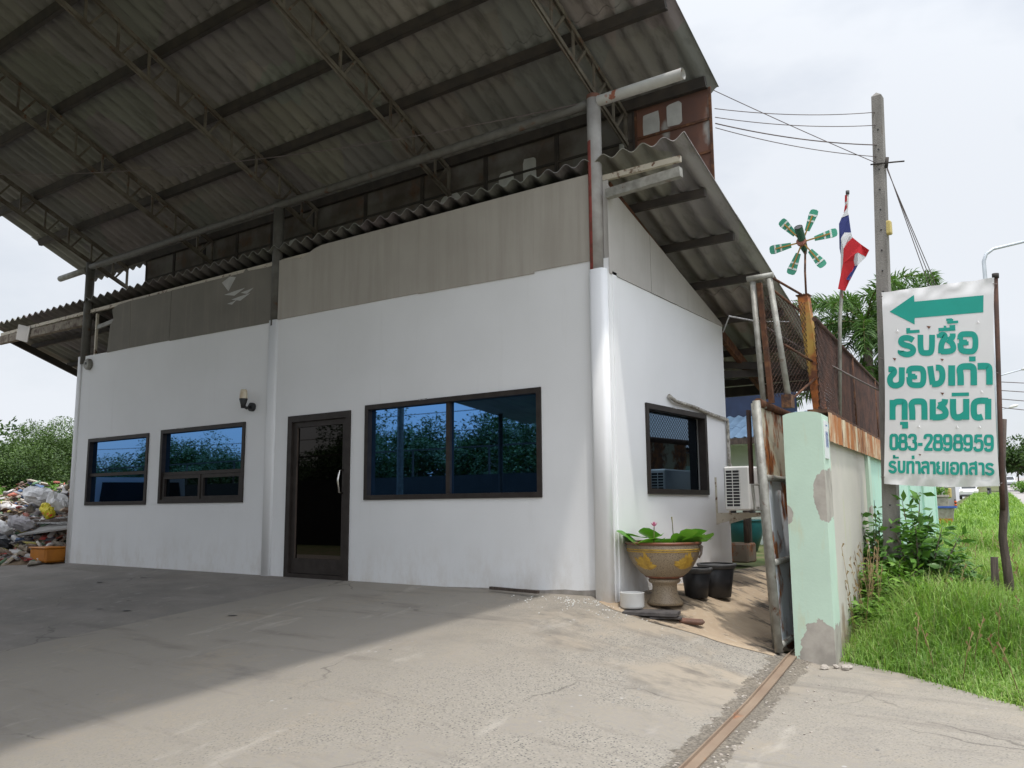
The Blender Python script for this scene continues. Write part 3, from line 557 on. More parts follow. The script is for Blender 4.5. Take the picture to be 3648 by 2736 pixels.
for a, b, k in ((.0, .95, 0), (.955, 1.62, .004), (1.625, 3.0, 0)):
    MB().prism([(.004+k, a, 3.272-.024*a), (.004+k, b, 3.272-.024*b), (.004+k, b, zs(b)), (.004+k, a, zs(a))], (.008, 0, 0)).build('cladding_panel', M['board_side'], OB)
# lower corrugated roof with its purlins and rafters
def corr(xa, xb, rows, zf, pitch, amp, th, mat, name, parent, step=.006, lap=.10, seg=9, roman=False):
    """corrugated sheet rows between the given y's; each row laps the one below it"""
    nx = int((xb-xa)/pitch*seg)+1; x = np.linspace(xa, xb, nx); w = amp*(2*np.abs(np.cos(PI*x/pitch))**2.6-1) if roman else amp*np.cos(2*PI*x/pitch); Vs = []; Fs = []; o = 0
    jig = np.random.default_rng(3)
    for k, (y0, y1) in enumerate(zip(rows, rows[1:])):
        for (dz, fl) in ((0, 1), (th, 0)):
            n2 = 2; e0 = y0; e1 = y1-lap if y1 < y0 else y1+lap
            yy = np.array([e0, e1]); lift = np.array([0, .0])+k % 2*step+jig.uniform(0, .004)
            X, Y = np.meshgrid(x, yy); Z = zf(X, Y)+w[None, :]+dz+lift[:, None]; Vs.append(np.stack([X, Y, Z], -1).reshape(-1, 3))
            i = o+np.arange(nx-1); q = np.stack([i, i+1, i+nx+1, i+nx], 1); Fs.append(q if fl else q[:, ::-1]); o += 2*nx
        # front and back rims
        i = o-4*nx+np.arange(nx-1)
        for r in (0, nx): Fs.append(np.stack([i+r, i+r+1, i+r+1+2*nx, i+r+2*nx], 1))
        for e in (0, nx-1): Fs.append(np.array([[o-4*nx+e, o-3*nx+e, o-nx+e, o-2*nx+e]]))
    return npmesh(name, np.concatenate(Vs), np.concatenate(Fs), mat, parent, smooth=True)
zl = lambda x, y: 4.49-.0048*np.asarray(x)-.38*np.asarray(y)
corr(-14.25, .94, [-.07, 1.25, 2.5, 3.75, 4.9], zl, .235, .033, .007, M['asbestos_low'], 'roof', OB)
for y in (.66, 1.42, 2.2, 3.0, 3.8, 4.6):
    MB().bar((-14.1, y, float(zl(-14.1, y))-.075), (.83, y, float(zl(.83, y))-.075), .05, .09, (0, 0, 1)).build('purlin', M['steel'], OB)
MB().bar((-14.1, .06, 4.39), (.83, .06, 4.335), .05, .06).build('purlin', M['cream'], OB)
mb = MB().bar((.02, -.03, 4.115), (.87, -.03, 4.155), .075, .1); mb.build('outrigger', M['greypipe'], OB)
for x in (-.05, -10.6, -13.95): MB().bar((x, .1, float(zl(x, .1))-.2), (x, 4.8, float(zl(x, 4.8))-.2), .06, .13).build('rafter', M['rust'] if x > -1 else M['steel'], OB)
MB().bar((-14.2, .05, 4.27), (-10.75, .05, 4.22), .1, .15).build('eave_beam', M['truss_l'], OB)
mb = MB().obox((-13.0, -.02, 4.27), (.5, .02, .3), Matrix.Rotation(.25, 3, 'Y')); mb.build('patch_plate', M['board_side'], OB)
MB().box((-10.38, .02, 3.56), (-10.34, .06, 4.3)).build('strut', M['cream'], OB)
mb = MB().bar((-10.35, .05, 4.05), (-9.75, .05, 4.1), .04, .07); mb.build('strut', M['greypipe'], OB)
# windows
def frame(mb, P, u0, u1, w0, w1, t, d0, d1):
    """rectangular ring of four bars, butted end to end"""
    for a, b, c, d in ((u0, u1, w1-t, w1), (u0, u1, w0, w0+t), (u0, u0+t, w0+t, w1-t), (u1-t, u1, w0+t, w1-t)):
        p = [P(x, z, q) for q in (d0, d1) for x, z in ((a, c), (b, c), (b, d), (a, d))]
        mb.add(p, [(0, 1, 2, 3), (7, 6, 5, 4), (0, 4, 5, 1), (1, 5, 6, 2), (2, 6, 7, 3), (3, 7, 4, 0)])
def quadbox(mb, P, a, b, c, d, d0, d1):
    p = [P(x, z, q) for q in (d0, d1) for x, z in ((a, c), (b, c), (b, d), (a, d))]
    mb.add(p, [(0, 1, 2, 3), (7, 6, 5, 4), (0, 4, 5, 1), (1, 5, 6, 2), (2, 6, 7, 3), (3, 7, 4, 0)])
PF = lambda u, w, d: (u, d, w); PS = lambda u, w, d: (-d, u, w)
def window(P, h, label, glass, bars, depth=.05):
    mb = MB(); frame(mb, P, h[0]-.004, h[1]+.004, h[2]-.004, h[3]+.004, .058, -.022, .075); win = mb.build('window', M['bronze'], OB); win['label'] = label
    mb = MB(); g = .056; quadbox(mb, P, h[0]+g, h[1]-g, h[2]+g, h[3]-g, depth, depth+.008); mb.build('pane', glass, win)
    mb = MB()
    for b in bars: quadbox(mb, P, *b, .012, depth-.001)
    if bars: mb.build('mullion', M['bronze'], win)
    mb = MB()
    for _ in range(1):
        a = random.uniform(h[0]+.3, h[1]-.5); quadbox(mb, P, a, a+random.uniform(.1, .35), h[3]-.002, h[3]+random.uniform(.006, .014), -.0235, -.019)
    mb.build('scuffed_edge', M['bare'], win)
    return win
window(PF, BIG, 'widest window, right of the door, with one central mullion', M['glass'], [(-2.235, -2.175, BIG[2]+.056, BIG[3]-.056)])
w = window(PF, W2, 'window with two sliding panes along its bottom', M['glass'], [(W2[0]+.056, W2[1]-.056, 1.375, 1.425)])
mb = MB(); frame(mb, PF, W2[0]+.08, -7.03, 1.0, 1.37, .05, .0, .04); frame(mb, PF, -7.02, W2[1]-.08, 1.0, 1.37, .05, .01, .045); mb.build('sash', M['bronze'], w)
mb = MB(); quadbox(mb, PF, W2[0]+.056, W2[1]-.056, 1.0, 1.376, .046, .049); mb.build('insect_screen', M['glassside'], w)
w = window(PF, W1, 'leftmost window with a single transom bar', M['glass'], [(W1[0]+.056, W1[1]-.056, 1.42, 1.47)])
window(PS, SW, 'side window round the corner above the clay pot', M['glassside'], [], .09)
d = MB(); frame(d, PF, DOOR[0], DOOR[1], -.08, DOOR[3], .085, -.02, .1); d = d.build('door', M['bronze'], OB)
mb = MB(); frame(mb, PF, DOOR[0]+.087, DOOR[1]-.087, .01, DOOR[3]-.087, .075, .012, .06); mb.build('door_leaf', M['bronze'], d)
mb = MB(); quadbox(mb, PF, DOOR[0]+.16, DOOR[1]-.16, .2, DOOR[3]-.16, .035, .045); mb.build('pane', M['glassdoor'], d)
mb = MB(); quadbox(mb, PF, DOOR[0]+.088, DOOR[1]-.088, .012, .2, .013, .058); mb.build('kick_rail', M['bronze'], d)
mb = MB(); quadbox(mb, PF, DOOR[0]+.162, DOOR[0]+.172, .2, DOOR[3]-.17, .014, .034); mb.build('bead', M['darkwood'], d)
MB().tube([(-3.965, .01, 1.34), (-3.97, -.045, 1.33), (-3.975, -.065, 1.2), (-3.97, -.045, 1.055), (-3.965, .01, 1.045)], .013, 10).build('handle', M['steelbright'], d)

# ------------------------------------------------------------------ the big canopy
CA = thing('canopy', 'high dark corrugated canopy on round steel columns and trusses over the yard', 'canopy', (-5.3, -6.2, -.6))
RY = -6.2; zr = lambda x, y: 5.80-.47*np.asarray(y)+0*np.asarray(x); zr2 = lambda x, y: 5.80-.47*(2*RY-np.asarray(y))+0*np.asarray(x)
PUR = [.69, -.26, -1.03, -1.97, -2.92, -3.87, -4.8, -5.75]
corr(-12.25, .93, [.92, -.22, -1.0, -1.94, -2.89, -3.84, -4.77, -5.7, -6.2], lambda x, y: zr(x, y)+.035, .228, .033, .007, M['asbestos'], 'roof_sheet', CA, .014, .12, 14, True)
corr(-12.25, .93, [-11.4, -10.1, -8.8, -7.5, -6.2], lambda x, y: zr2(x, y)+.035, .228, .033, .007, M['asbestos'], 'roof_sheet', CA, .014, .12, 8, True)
for y in PUR:
    z = float(zr(0, y))-.045
    mb = MB().bar((-12.1, y, z), (.87, y, z), .05, .1, (0, -.47, 1)); mb.bar((-12.1, y+.03, z-.062), (.87, y+.03, z-.062), .06, .012); mb.build('purlin', M['steel'], CA)
for y in (-7.3, -8.6, -9.9, -11.1): MB().bar((-12.1, y, float(zr2(0, y))-.05), (.87, y, float(zr2(0, y))-.05), .05, .1).build('purlin', M['steel'], CA)
def truss(x):
    mb = MB(); top = lambda y: 5.69-.47*y; bot = lambda y: 5.31-.455*y
    for dx in (-.022, .022):
        mb.bar((x+dx, .74, top(.74)-.02), (x+dx, RY, top(RY)-.02), .006, .05); mb.bar((x+dx, .74, bot(.74)), (x+dx, RY, bot(RY)), .006, .05)
    mb.bar((x, .74, bot(.74)-.024), (x, RY, bot(RY)-.024), .05, .006, (1, 0, 0)); mb.bar((x, .74, top(.74)), (x, RY, top(RY)), .05, .006, (1, 0, 0))
    y = .70; k = 0
    mb.bar((x, .72, bot(.72)), (x, .72, top(.72)), .035, .035)
    while y > RY+.3:
        y2 = y-.42
        mb.bar((x, y, top(y)), (x, y-.22, bot(y-.22)), .03, .03); mb.bar((x, y-.26, bot(y-.26)), (x, y-.26, top(y-.26)), .034, .02); y = y2
    return mb.build('truss', M['truss'], CA)
for x in (-.135, -2.8, -5.43, -8.05, -10.68): truss(x)
for i, x in enumerate((-.135, -5.43, -10.68)):
    MB().tube([(x, .0 if i == 0 else .03, 3.3 if i == 0 else 3.42), (x, .0 if i == 0 else .03, 5.28)], .077, 20).build('column', M['colpaint'] if i == 0 else M['dimpipe'], CA)
    MB().tube([(x, -8.05, -.75), (x, -8.05, 7.6)], .085, 12).build('column', M['greypipe'], CA)
MB().tube([(-10.6, 0, 5.19), (-.2, 0, 5.2)], .055, 12).build('beam', M['dimpipe'], CA)
mb = MB().tube([(-.07, 0, 5.2), (.92, 0, 5.2)], .06, 14, cap=False); mb.tube([(-.07, 0, 5.2), (.918, 0, 5.2)], .052, 14, cap=False); mb.build('beam_stub', M['pipe'], CA)
MB().tube([(-10.76, 0, 5.16), (-11.72, 0, 5.15)], .055, 12).build('beam_stub', M['greypipe'], CA)
MB().box((-10.9, -8.1, 7.6), (.8, -8.0, 7.75)).build('beam', M['steel'], CA)
MB().box((-.19, .66, 4.3), (-.14, .69, 4.97)).build('stub_post', M['greypipe'], CA)
# rusted sign panels hung under the eave
SP = thing('rusted_sign', 'long row of rusted old metal sign panels hung under the canopy eave', 'sign', (-4.7, .76, 4.4))
xe = [-10.1, -9.2, -8.3, -7.4, -6.5, -5.5, -4.4, -3.3, -2.2, -1.1, -.03, .905]
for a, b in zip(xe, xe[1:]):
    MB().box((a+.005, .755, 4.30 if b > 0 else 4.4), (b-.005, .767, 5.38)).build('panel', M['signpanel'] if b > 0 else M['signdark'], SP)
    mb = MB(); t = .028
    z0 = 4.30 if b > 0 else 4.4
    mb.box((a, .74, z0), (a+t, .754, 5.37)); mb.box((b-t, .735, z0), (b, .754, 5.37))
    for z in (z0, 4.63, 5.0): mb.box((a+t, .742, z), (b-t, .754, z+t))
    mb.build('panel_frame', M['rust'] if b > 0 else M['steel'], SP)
mb = MB()
for a, b, c, d in ((.06, .29, 4.98, 5.3), (.36, .56, 5.04, 5.33), (.37, .56, 4.45, 4.75), (-2.0, -1.75, 4.7, 5.1), (-1.62, -1.4, 4.75, 5.2), (-3.0, -2.6, 4.5, 5.0), (-6.1, -5.9, 4.7, 5.0)):
    n = 14; poly = [((a+b)/2+(b-a)/2*math.copysign(abs(math.cos(t))**.35, math.cos(t))*random.uniform(.88, 1), .7525, (c+d)/2+(d-c)/2*math.copysign(abs(math.sin(t))**.35, math.sin(t))*random.uniform(.85, 1)) for t in [2*PI*k/n for k in range(n)]]
    MB().add(poly, [tuple(range(n))]).build('paint_patch', M['panelpatch'], SP)
def sag(p, q, n=14, d=.1): p = Vector(p); q = Vector(q); return [p.lerp(q, k/n)-Vector((0, 0, 4*d*(k/n)*(1-k/n))) for k in range(n+1)]
tag(MB().tube(sag((-.2, -.02, 5.22), (-9.5, -2.4, 5.9), 24, .25), .006, 5).build('hanging_cable', M['wire']), 'thin slack cable strung under the dark canopy roof', 'cable')

# ------------------------------------------------------------------ things on the building
L = thing('wall_lamp', 'black wall lamp with a frosted cup cover beside the pilaster', 'lamp', (-5.9, 0, 2.3))
MB().lathe((0, 0, 0), [(0, .055), (.055, .05), (.06, .0)], 18).build('tmp', M['black'], None); bpy.data.objects.remove(bpy.data.objects['tmp'])
MB().tube([(-5.83, .0, 2.29), (-5.83, -.05, 2.29)], .062, 18).build('base', M['black'], L)
MB().tube([(-5.83, -.05, 2.29), (-5.85, -.10, 2.27), (-5.875, -.13, 2.30)], .022, 10).build('arm', M['black'], L)
MB().lathe((-5.88, -.135, 2.27), [(.0, 0), (.03, 0), (.038, .05), (.06, .13), (.056, .135)], 18).build('socket', M['black'], L)
MB().lathe((-5.88, -.135, 2.40), [(.056, .0), (.054, .07), (.047, .12), (.036, .135), (0, .14)], 18).build('cover', M['lampglass'], L)
tag(MB().lathe((0, 0, 0), [(0, .0)], 3).build('x', M['white']), 'x', 'x'); bpy.data.objects.remove(bpy.data.objects['x'])
c = thing('junction_box', 'small round grey junction box on the wall top left', 'junction box', (-10.44, 0, 3.39))
MB().tube([(-10.44, .0, 3.39), (-10.44, -.05, 3.39), (-10.44, -.075, 3.39)], [.1, .1, .08], 20).build('cover', M['greypipe'], c)
MB().tube([(-10.44, -.075, 3.40), (-10.44, -.085, 3.40)], .022, 12).build('knockout', M['black'], c)
# air conditioner on its bracket
AC = thing('air_conditioner', 'white air conditioner outdoor unit on a rusty wall bracket', 'air conditioner', (.42, 2.55, .8))
x0, x1, y0, y1, z0, z1 = .285, .60, 2.15, 2.95, .79, 1.31
MB().rbox((x0, y0, z0), (x1, y1, z1), .018).build('casing', M['white'], AC)
mb = MB(); mb.box((x0+.03, y0-.002, z0+.045), (x0+.205, y0+.01, z1-.045)); mb.build('louvre_recess', M['black'], AC)
mb = MB()
for k in range(13): z = z0+.045+k*.0358; mb.box((x0+.03, y0-.006, z-.004), (x0+.205, y0-.0025, z+.004))
for x in (x0+.03, x0+.112, x0+.2): mb.box((x-.004, y0-.0065, z0+.042), (x+.004, y0-.003, z1-.042))
mb.build('louvre', M['white'], AC)
mb = MB().box((x1-.001, y0+.09, z0+.04), (x1+.012, y0+.3, z1-.05)); mb.build('service_cover', M['white'], AC)
mb = MB().tube([(x1, 2.66, 1.05), (x1+.02, 2.66, 1.05)], [.2, .17], 24); mb.build('fan_grille', M['rubber'], AC)
for k, x in enumerate((x0+.03, x1-.05)): MB().box((x, y0+.1, z0-.03), (x+.05, y0+.16, z0)).build('foot', M['rubber'], AC)
BR = thing('wall_bracket', 'rust spotted cream steel bracket carrying the air conditioner', 'bracket', (.0, 2.6, .7))
for y in (2.58, 3.0):
    MB().box((.002, y-.02, .62), (.012, y+.02, 1.2)).build('wall_plate', M['cream'], BR)
    MB().prism([(.012, y-.015, .62), (.3, y-.015, .70), (.66, y-.015, .725), (.66, y-.015, .76), (.012, y-.015, .76)], (0, .006, 0)).build('arm', M['cream'], BR)
tag(MB().tube([(.03, 1.28, 2.10), (.035, 1.45, 2.05), (.03, 1.97, 2.03), (.03, 2.4, 1.99), (.03, 2.98, 1.955), (.03, 3.0, 1.9), (.03, 2.99, 1.4), (.1, 3.0, 1.2), (.3, 2.9, 1.1)], .022, 8).build('insulated_pipe', mnoise('taped_pipe_lagging', (.52, .5, .45), (.2, .18, .15), 22, .8, bmp=.6, fine=30), loc=(.03, 2, 2)), 'lagged refrigerant pipe running above the side window', 'pipe')

# ------------------------------------------------------------------ clay pot with lotus and its neighbours
PX, PY = .37, .32; PZ = G(PX, PY)+.012
P = thing('clay_pot', 'big speckled clay pedestal pot with golden leaf reliefs by the corner', 'pot', (PX, PY, PZ))
h = .56-PZ-.0
zf = lambda z: PZ+z
MB().lathe((PX, PY, PZ), [(.0, 0), (.178, 0), (.175, .03), (.15, .06), (.128, .11), (.12, .17), (.125, .2), (.15, .215), (.16, .235), (.15, .25)], 40).build('pedestal', M['pot'], P)
prof = [(.135, .25), (.17, .262), (.235, .31), (.295, .38), (.34, .46), (.363, .54), (.366, .60), (.352, .60), (.345, .53), (.3, .45), (.0, .42)]
MB().lathe((PX, PY, PZ), prof, 48).build('bowl', M['pot'], P)
MB().lathe((PX, PY, PZ), [(.370, .588), (.380, .594), (.382, .607), (.374, .617), (.352, .614), (.345, .59)], 48).build('rim', M['brownrim'], P)
mb = MB()
for z, r in ((.545, .371), (.525, .367)): mb.lathe((PX, PY, PZ), [(r-.006, z-.006), (r+.002, z), (r-.006, z+.006)], 48)
mb.build('gold_band', M['gold'], P)
MB().lathe((PX, PY, PZ), [(.14, .252), (.18, .264), (.196, .276), (.19, .284)], 40).build('foot_band', M['brownrim'], P)
MB().lathe((PX, PY, PZ), [(0, .56), (.355, .56)], 40).build('water', M['glassblack'], P)
def relief(ang):
    """a flaming-leaf relief that follows the bowl"""
    def surf(u, z):
        zz = np.clip(z, .262, .6); r = np.interp(zz, [.25, .262, .31, .38, .46, .54, .6], [.135, .17, .235, .295, .34, .363, .366])
        return lambda k: Vector((PX+(r+k)*math.cos(ang+u), PY+(r+k)*math.sin(ang+u), PZ+zz))
    mb = MB()
    for j in range(11):
        a = -1.25+2.5*j/10+random.uniform(-.1, .1); ln = .15*(1-.25*abs(a))+random.uniform(-.02, .02); vs = []
        for q in range(6):
            t = q/5; w = .03*math.sin(PI*min(1, .12+t*.88))**.8; cx = math.sin(a)*ln*t*1.1+.02*math.sin(t*4+j); cz = .37+math.cos(a)*ln*t
            for sgn, k in ((-1, .002), (0, .016*(1-t*.5)), (1, .002)):
                vs.append(surf((cx+sgn*w*math.cos(a))/.33, cz-sgn*w*math.sin(a))(k))
        mb.add(vs, [(q*3+i, q*3+i+1, q*3+i+4, q*3+i+3) for q in range(5) for i in range(2)], smooth=True)
    mb.build('gold_relief', M['gold'], P)
def face(px): return math.atan2(-7.63-PY, 4.283-PX)+px
relief(face(-.62)); relief(face(.72))
LO = thing('lotus_plant', 'lotus with round green leaves and one pink flower growing in the clay pot', 'plant', (PX, PY, PZ+.56))
mb = MB(); tin = []
spots = [(-.33, -.12, .62, .13), (-.25, .05, .64, .12), (-.16, -.22, .63, .12), (.02, -.26, .60, .1), (.14, -.2, .615, .09), (.24, -.2, .64, .12), (.33, -.1, .65, .13), (.38, .06, .64, .12), (-.05, .2, .64, .14), (.2, .2, .63, .13), (-.3, .2, .63, .12), (.05, -.05, .6, .13), (-.1, -.02, .615, .1)]
for (dx, dy, z, r) in spots:
    r *= 1.2; z += random.uniform(0, .04)
    ca, sa = cr.x, cr.y; wx = PX+dx*ca-dy*sa; wy = PY+dx*sa+dy*ca; n = 14; tx, ty = random.uniform(-.45, .45)+dx*.5, random.uniform(-.55, .25); vs = [(wx, wy, PZ+z-.012)]
    for k in range(n):
        t = .25+2*PI*k/n*.93; rr = r*random.uniform(.93, 1.04); ox, oy = rr*math.cos(t), rr*math.sin(t); vs.append((wx+ox, wy+oy, PZ+z+ox*tx+oy*ty+.012*math.sin(3*t)))
    mb.add(vs, [(0, k, k+1) for k in range(1, n)], smooth=True); tin += [random.uniform(.2, 1)]*len(vs)
o = mb.build('leaf', M['lotus'], LO); a = o.data.attributes.new('tint', 'FLOAT', 'POINT'); a.data.foreach_set('value', tin)
fx, fy, fz = PX-.005, PY-.2, PZ+.76
mb = MB().tube([(fx, fy, PZ+.57), (fx+.01, fy, fz)], .005, 6); mb.tube([(fx+.17, fy+.1, PZ+.57), (fx+.16, fy+.1, fz+.04), (fx+.155, fy+.1, fz+.1)], [.005, .004, .007], 6); mb.build('stem', M['stem'], LO)
mb = MB()
for k in range(12):
    t = 2*PI*k/12; e = .3 if k % 2 else .8; q = Vector((fx+.01, fy, fz)); d = Vector((math.cos(t)*e, math.sin(t)*e, 1)).normalized(); sd = Vector((-math.sin(t), math.cos(t), 0))
    mb.add([q, q+d*.03+sd*.012, q+d*.06, q+d*.03-sd*.012], [(0, 1, 2, 3)])
mb.build('flower', M['pink'], LO)
mb = MB().tube([(fx+.36, fy+.25, PZ+.6), (fx+.4, fy+.24, PZ+.57), (fx+.39, fy+.24, PZ+.5), (fx+.37, fy+.23, PZ+.46)], [.008, .014, .012, .01], 7); mb.build('dry_stalk', M['wood'], LO)
def bucket(x, y, r, h, label, name='bucket'):
    z = G(x, y)+.018; t = thing(name, label, 'bucket', (x, y, z), 'black plastic buckets'); 
    MB().lathe((x, y, z), [(0, .0), (r*.74, 0), (r, h), (r*.94, h), (r*.7, .02), (0, .02)], 28).build('body', M['black'], t)
    MB().lathe((x, y, z), [(r*.99, h-.04), (r*1.03, h-.035), (r*1.12, h-.005), (r*1.12, h+.012), (r*.94, h+.012)], 28).build('rim', M['rubber'], t); return t
bucket(.44, .92, .155, .29, 'smaller black bucket standing nearer behind the clay pot')
bucket(.50, 1.33, .19, .34, 'larger black bucket standing farther behind the clay pot')
x, y = .19, -.03; z = G(x, y)+.018
t = thing('basin', 'small pale enamel basin beside the clay pot foot', 'basin', (x, y, z))
MB().lathe((x, y, z), [(0, 0), (.11, 0), (.118, .02), (.118, .14), (.124, .148), (.112, .148), (.108, .02), (0, .02)], 28).build('body', M['white'], t)
tag(MB().obox((.42, -.08, G(.42, -.08)+.045), (.52, .2, .03), Matrix.Rotation(.25, 3, 'Z')@Matrix.Rotation(.05, 3, 'X')).obox((.55, -.05, G(.5, -.05)+.02), (.3, .13, .016), .5).build('board', M['board'], loc=(.4, -.07, -.1)), 'dark charred board lying before the clay pot', 'board')
tag(MB().rbox((-.12, -.045, -.025), (.12, .045, .025), .02).build('brick', M['brick']), 'brown brick lying at the end of the dark board', 'brick').location = (.78, .03, G(.78, .03)+.045)
tag(MB().obox((-1.16, -.14, G(-1.16, -.14)+.05), (.72, .035, .03), -.16).build('plank', M['darkwood'], loc=(-1.16, -.14, -.1)), 'thin brown wooden plank lying against the white wall', 'plank')
def lumps(name, pts, mat, label, cat, loc):
    mb = MB()
    for (x, y, z, r) in pts:
        m = Matrix.Rotation(random.uniform(0, 3), 3, 'Z')@Matrix.Rotation(random.uniform(-.5, .5), 3, 'X'); vs = []; n = 7
        for k, (q, zz) in enumerate(((.6, -.6), (1, 0), (.7, .6))):
            for i in range(n): t = 2*PI*i/n; vs.append(Vector((x, y, z))+m@Vector((r*q*math.cos(t)*random.uniform(.75, 1.1), r*q*math.sin(t)*random.uniform(.6, 1), r*zz*.6)))
        fs = [tuple(range(n-1, -1, -1)), tuple(range(2*n, 3*n))]+[(k*n+i, k*n+(i+1) % n, k*n+n+(i+1) % n, k*n+n+i) for k in range(2) for i in range(n)]; mb.add(vs, fs)
    return tag(mb.build(name, mat, loc=loc), label, cat)
pts = []
for _ in range(160): x = random.gauss(-.25, .35); y = -.12-abs(random.gauss(0, .2)); pts.append((x, y, G(x, y)+.008, random.uniform(.003, .011)))
lumps('paint_flakes', pts, M['white'], 'white paint flakes and crumbs on the ground below the corner', 'debris', (-.2, -.2, -.1))['kind'] = 'stuff'
mb = MB()
for k in range(8):
    x = -6.5+random.gauss(0, 2.0); y = -.5-abs(random.gauss(0, 1.2)); z = G(x, y)+.012; r = random.uniform(.02, .09)
    mb.add([(x-r, y, z), (x, y-r*.5, z), (x+r, y+.02, z+.002), (x+.2*r, y+r*.5, z)], [(0, 1, 2, 3)])
tag(mb.build('litter', M['rubber'], loc=(-6.5, -1, -.2)), 'flat dark scraps of litter on the slab before the left windows', 'litter', kind='stuff')

# ------------------------------------------------------------------ gate, pillar, boundary wall, mesh fence
def wp(s, o, z): p = PW(s, o); return (p[0], p[1], z)
def wbox(mb, s0, s1, o0, o1, z0, z1, mi=0):
    p = [wp(s, o, z) for z in (z0, z1) for s, o in ((s0, o1), (s0, o0), (s1, o0), (s1, o1))]
    return mb.add(p, [(0, 1, 2, 3), (7, 6, 5, 4), (0, 4, 5, 1), (1, 5, 6, 2), (2, 6, 7, 3), (3, 7, 4, 0)], mi)
GP = thing('gate_pillar', 'pale mint concrete gate pillar with peeling paint patches and rounded top', 'pillar', (1.91, .25, -.55))
mb = MB(); n = 8
sec = [(-.0, -.0), (-.0, -.32), (.35, -.32), (.35, 0)]
wbox(mb, 0, .36, -.335, 0, -.62, 1.655); v = mb.v; mb.build('shaft', M['mint'], GP)
mb = MB()
prof = [wp(0.001, -.334+.333*k/10, 1.655+.028*math.sin(PI*k/10)**.6) for k in range(11)]; mb.prism(prof+[wp(.001, -.001, 1.64), wp(.001, -.334, 1.64)], Vector(wp(.358, 0, 0))-Vector(wp(0, 0, 0))); mb.build('cap', M['mint'], GP)
NP = thing('number_plate', 'small white house number plate on the mint gate pillar side', 'plate', wp(.16, .005, 1.3))
mb = MB(); wbox(mb, .07, .25, .001, .012, 1.26, 1.6); mb.build('plate', M['carwhite'], NP)
def rib(mb, P, pts, w, k=0):
    """flat ribbon along a polyline in a plane: P(u, v) -> point"""
    q = [Vector((a, b)) for a, b in pts]; L = []; Rr = []
    for i, p in enumerate(q):
        d0 = (q[i]-q[i-1]).normalized() if i else (q[1]-q[0]).normalized(); d1 = (q[i+1]-q[i]).normalized() if i < len(q)-1 else d0
        d = d0+d1; d = d.normalized() if d.length > 1e-6 else d0; nn = Vector((-d.y, d.x)); sc = 1/max(.5, nn.dot(Vector((-d0.y, d0.x)))); L.append(p+nn*w/2*sc); Rr.append(p-nn*w/2*sc)
    vs = [P(a.x, a.y, k) for a in L]+[P(b.x, b.y, k) for b in Rr]; n = len(q)
    mb.add(vs, [(i, i+1, n+i+1, n+i) for i in range(n-1)])
PP = lambda u, v, k: wp(.07+u*.18, .0135+k, 1.26+v*.34)
mb = MB()
for pts, w in (([(.22, .3), (.22, .72)], .1), ([(.42, .38), (.42, .64), (.5, .7), (.58, .64), (.58, .38), (.5, .32), (.42, .38)], .07), ([(.78, .3), (.78, .72)], .1), ([(.3, .88), (.7, .88)], .03)): rib(mb, PP, pts, w)
mb.build('digits', M['blue'], NP)
BW = thing('boundary_wall', 'beige and mint boundary wall capped by rust streaked metal sheet', 'wall', wp(4, -.1, -.3))
mb = MB(); sg = [.361, 3.35, 6.2, 9.2, 12.5, 17]
for i, (a, b) in enumerate(zip(sg, sg[1:])):
    mb = MB(); wbox(mb, a, b-.22, -.17, -.04, -.7+.02*a, 1.47); mb.build('wall_panel', M['beige'] if i == 0 else M['mintclean'], BW)
    mb = MB(); wbox(mb, b-.22, b, -.2, 0, -.7+.02*a, 1.62); mb.build('wall_post', M['mintclean'] if i else M['mint'], BW)
mb = MB()
nn = 170; vs = []
for k in range(nn+1):
    s = .362+(12.3-.362)*k/nn; o = .004+(.012 if k % 4 in (1, 2) else 0)
    vs += [wp(s, o, 1.43), wp(s, o, 1.70)]
mb.add(vs, [(2*k, 2*k+2, 2*k+3, 2*k+1) for k in range(nn)]); mb.build('rust_band', M['rustband'], BW)
mb = MB(); wbox(mb, .362, 12.3, -.18, -.0, 1.70, 1.735); mb.build('coping_rail', M['rust'], BW)
MF = thing('mesh_fence', 'rusty chain link fence standing on top of the boundary wall', 'fence', wp(4, -.1, 1.7))
for s in (2.95, 5.2, 7.4, 9.8, 12.2): MB().tube([wp(s, -.09, 1.7), wp(s, -.09, 2.64)], .022, 8).build('post', M['rust'], MF)
MB().tube([wp(.5, -.09, 2.62), wp(12.3, -.09, 2.6)], .024, 8).build('top_rail', M['rustdark'], MF)
MB().tube([wp(.5, -.09, 1.76), wp(12.3, -.09, 1.76)], .016, 8).build('bottom_rail', M['rustdark'], MF)
def chain(fn, w, h, pitch, r, name, parent):
    """two crossing families of wires over a w x h panel, woven by a small offset; fn(u, v, off) -> point"""
    mb = MB()
    for sg in (1, -1):
        k = -h
        while k < w:
            a0, a1 = max(0, k), min(w, k+h)
            if a1-a0 > .02:
                v0, v1 = a0-k, a1-k
                if sg < 0: v0, v1 = h-v0, h-v1
                mb.tube([fn(a0, v0, sg*r), fn(a1, v1, sg*r)], r, 4, cap=False, smooth=False)
            k += pitch
    return mb.build(name, M['rustdark'], parent)
chain(lambda u, v, o: wp(.5+u, -.09+o, 1.76+v), 11.8, .85, .07, .0045, 'chain_link', MF)
RP = thing('rusty_post', 'tall leaning rusty yellow post on the wall behind the gate', 'post', (1.8, .9, 1.7))
MB().bar((1.825, .9, 1.72), (1.728, .9, 2.93), .1, .1, (0, 1, 0)).build('shaft', M['oldpost'], RP)
MB().obox((1.727, .9, 2.937), (.125, .12, .012), 0).build('cap', M['rust'], RP)
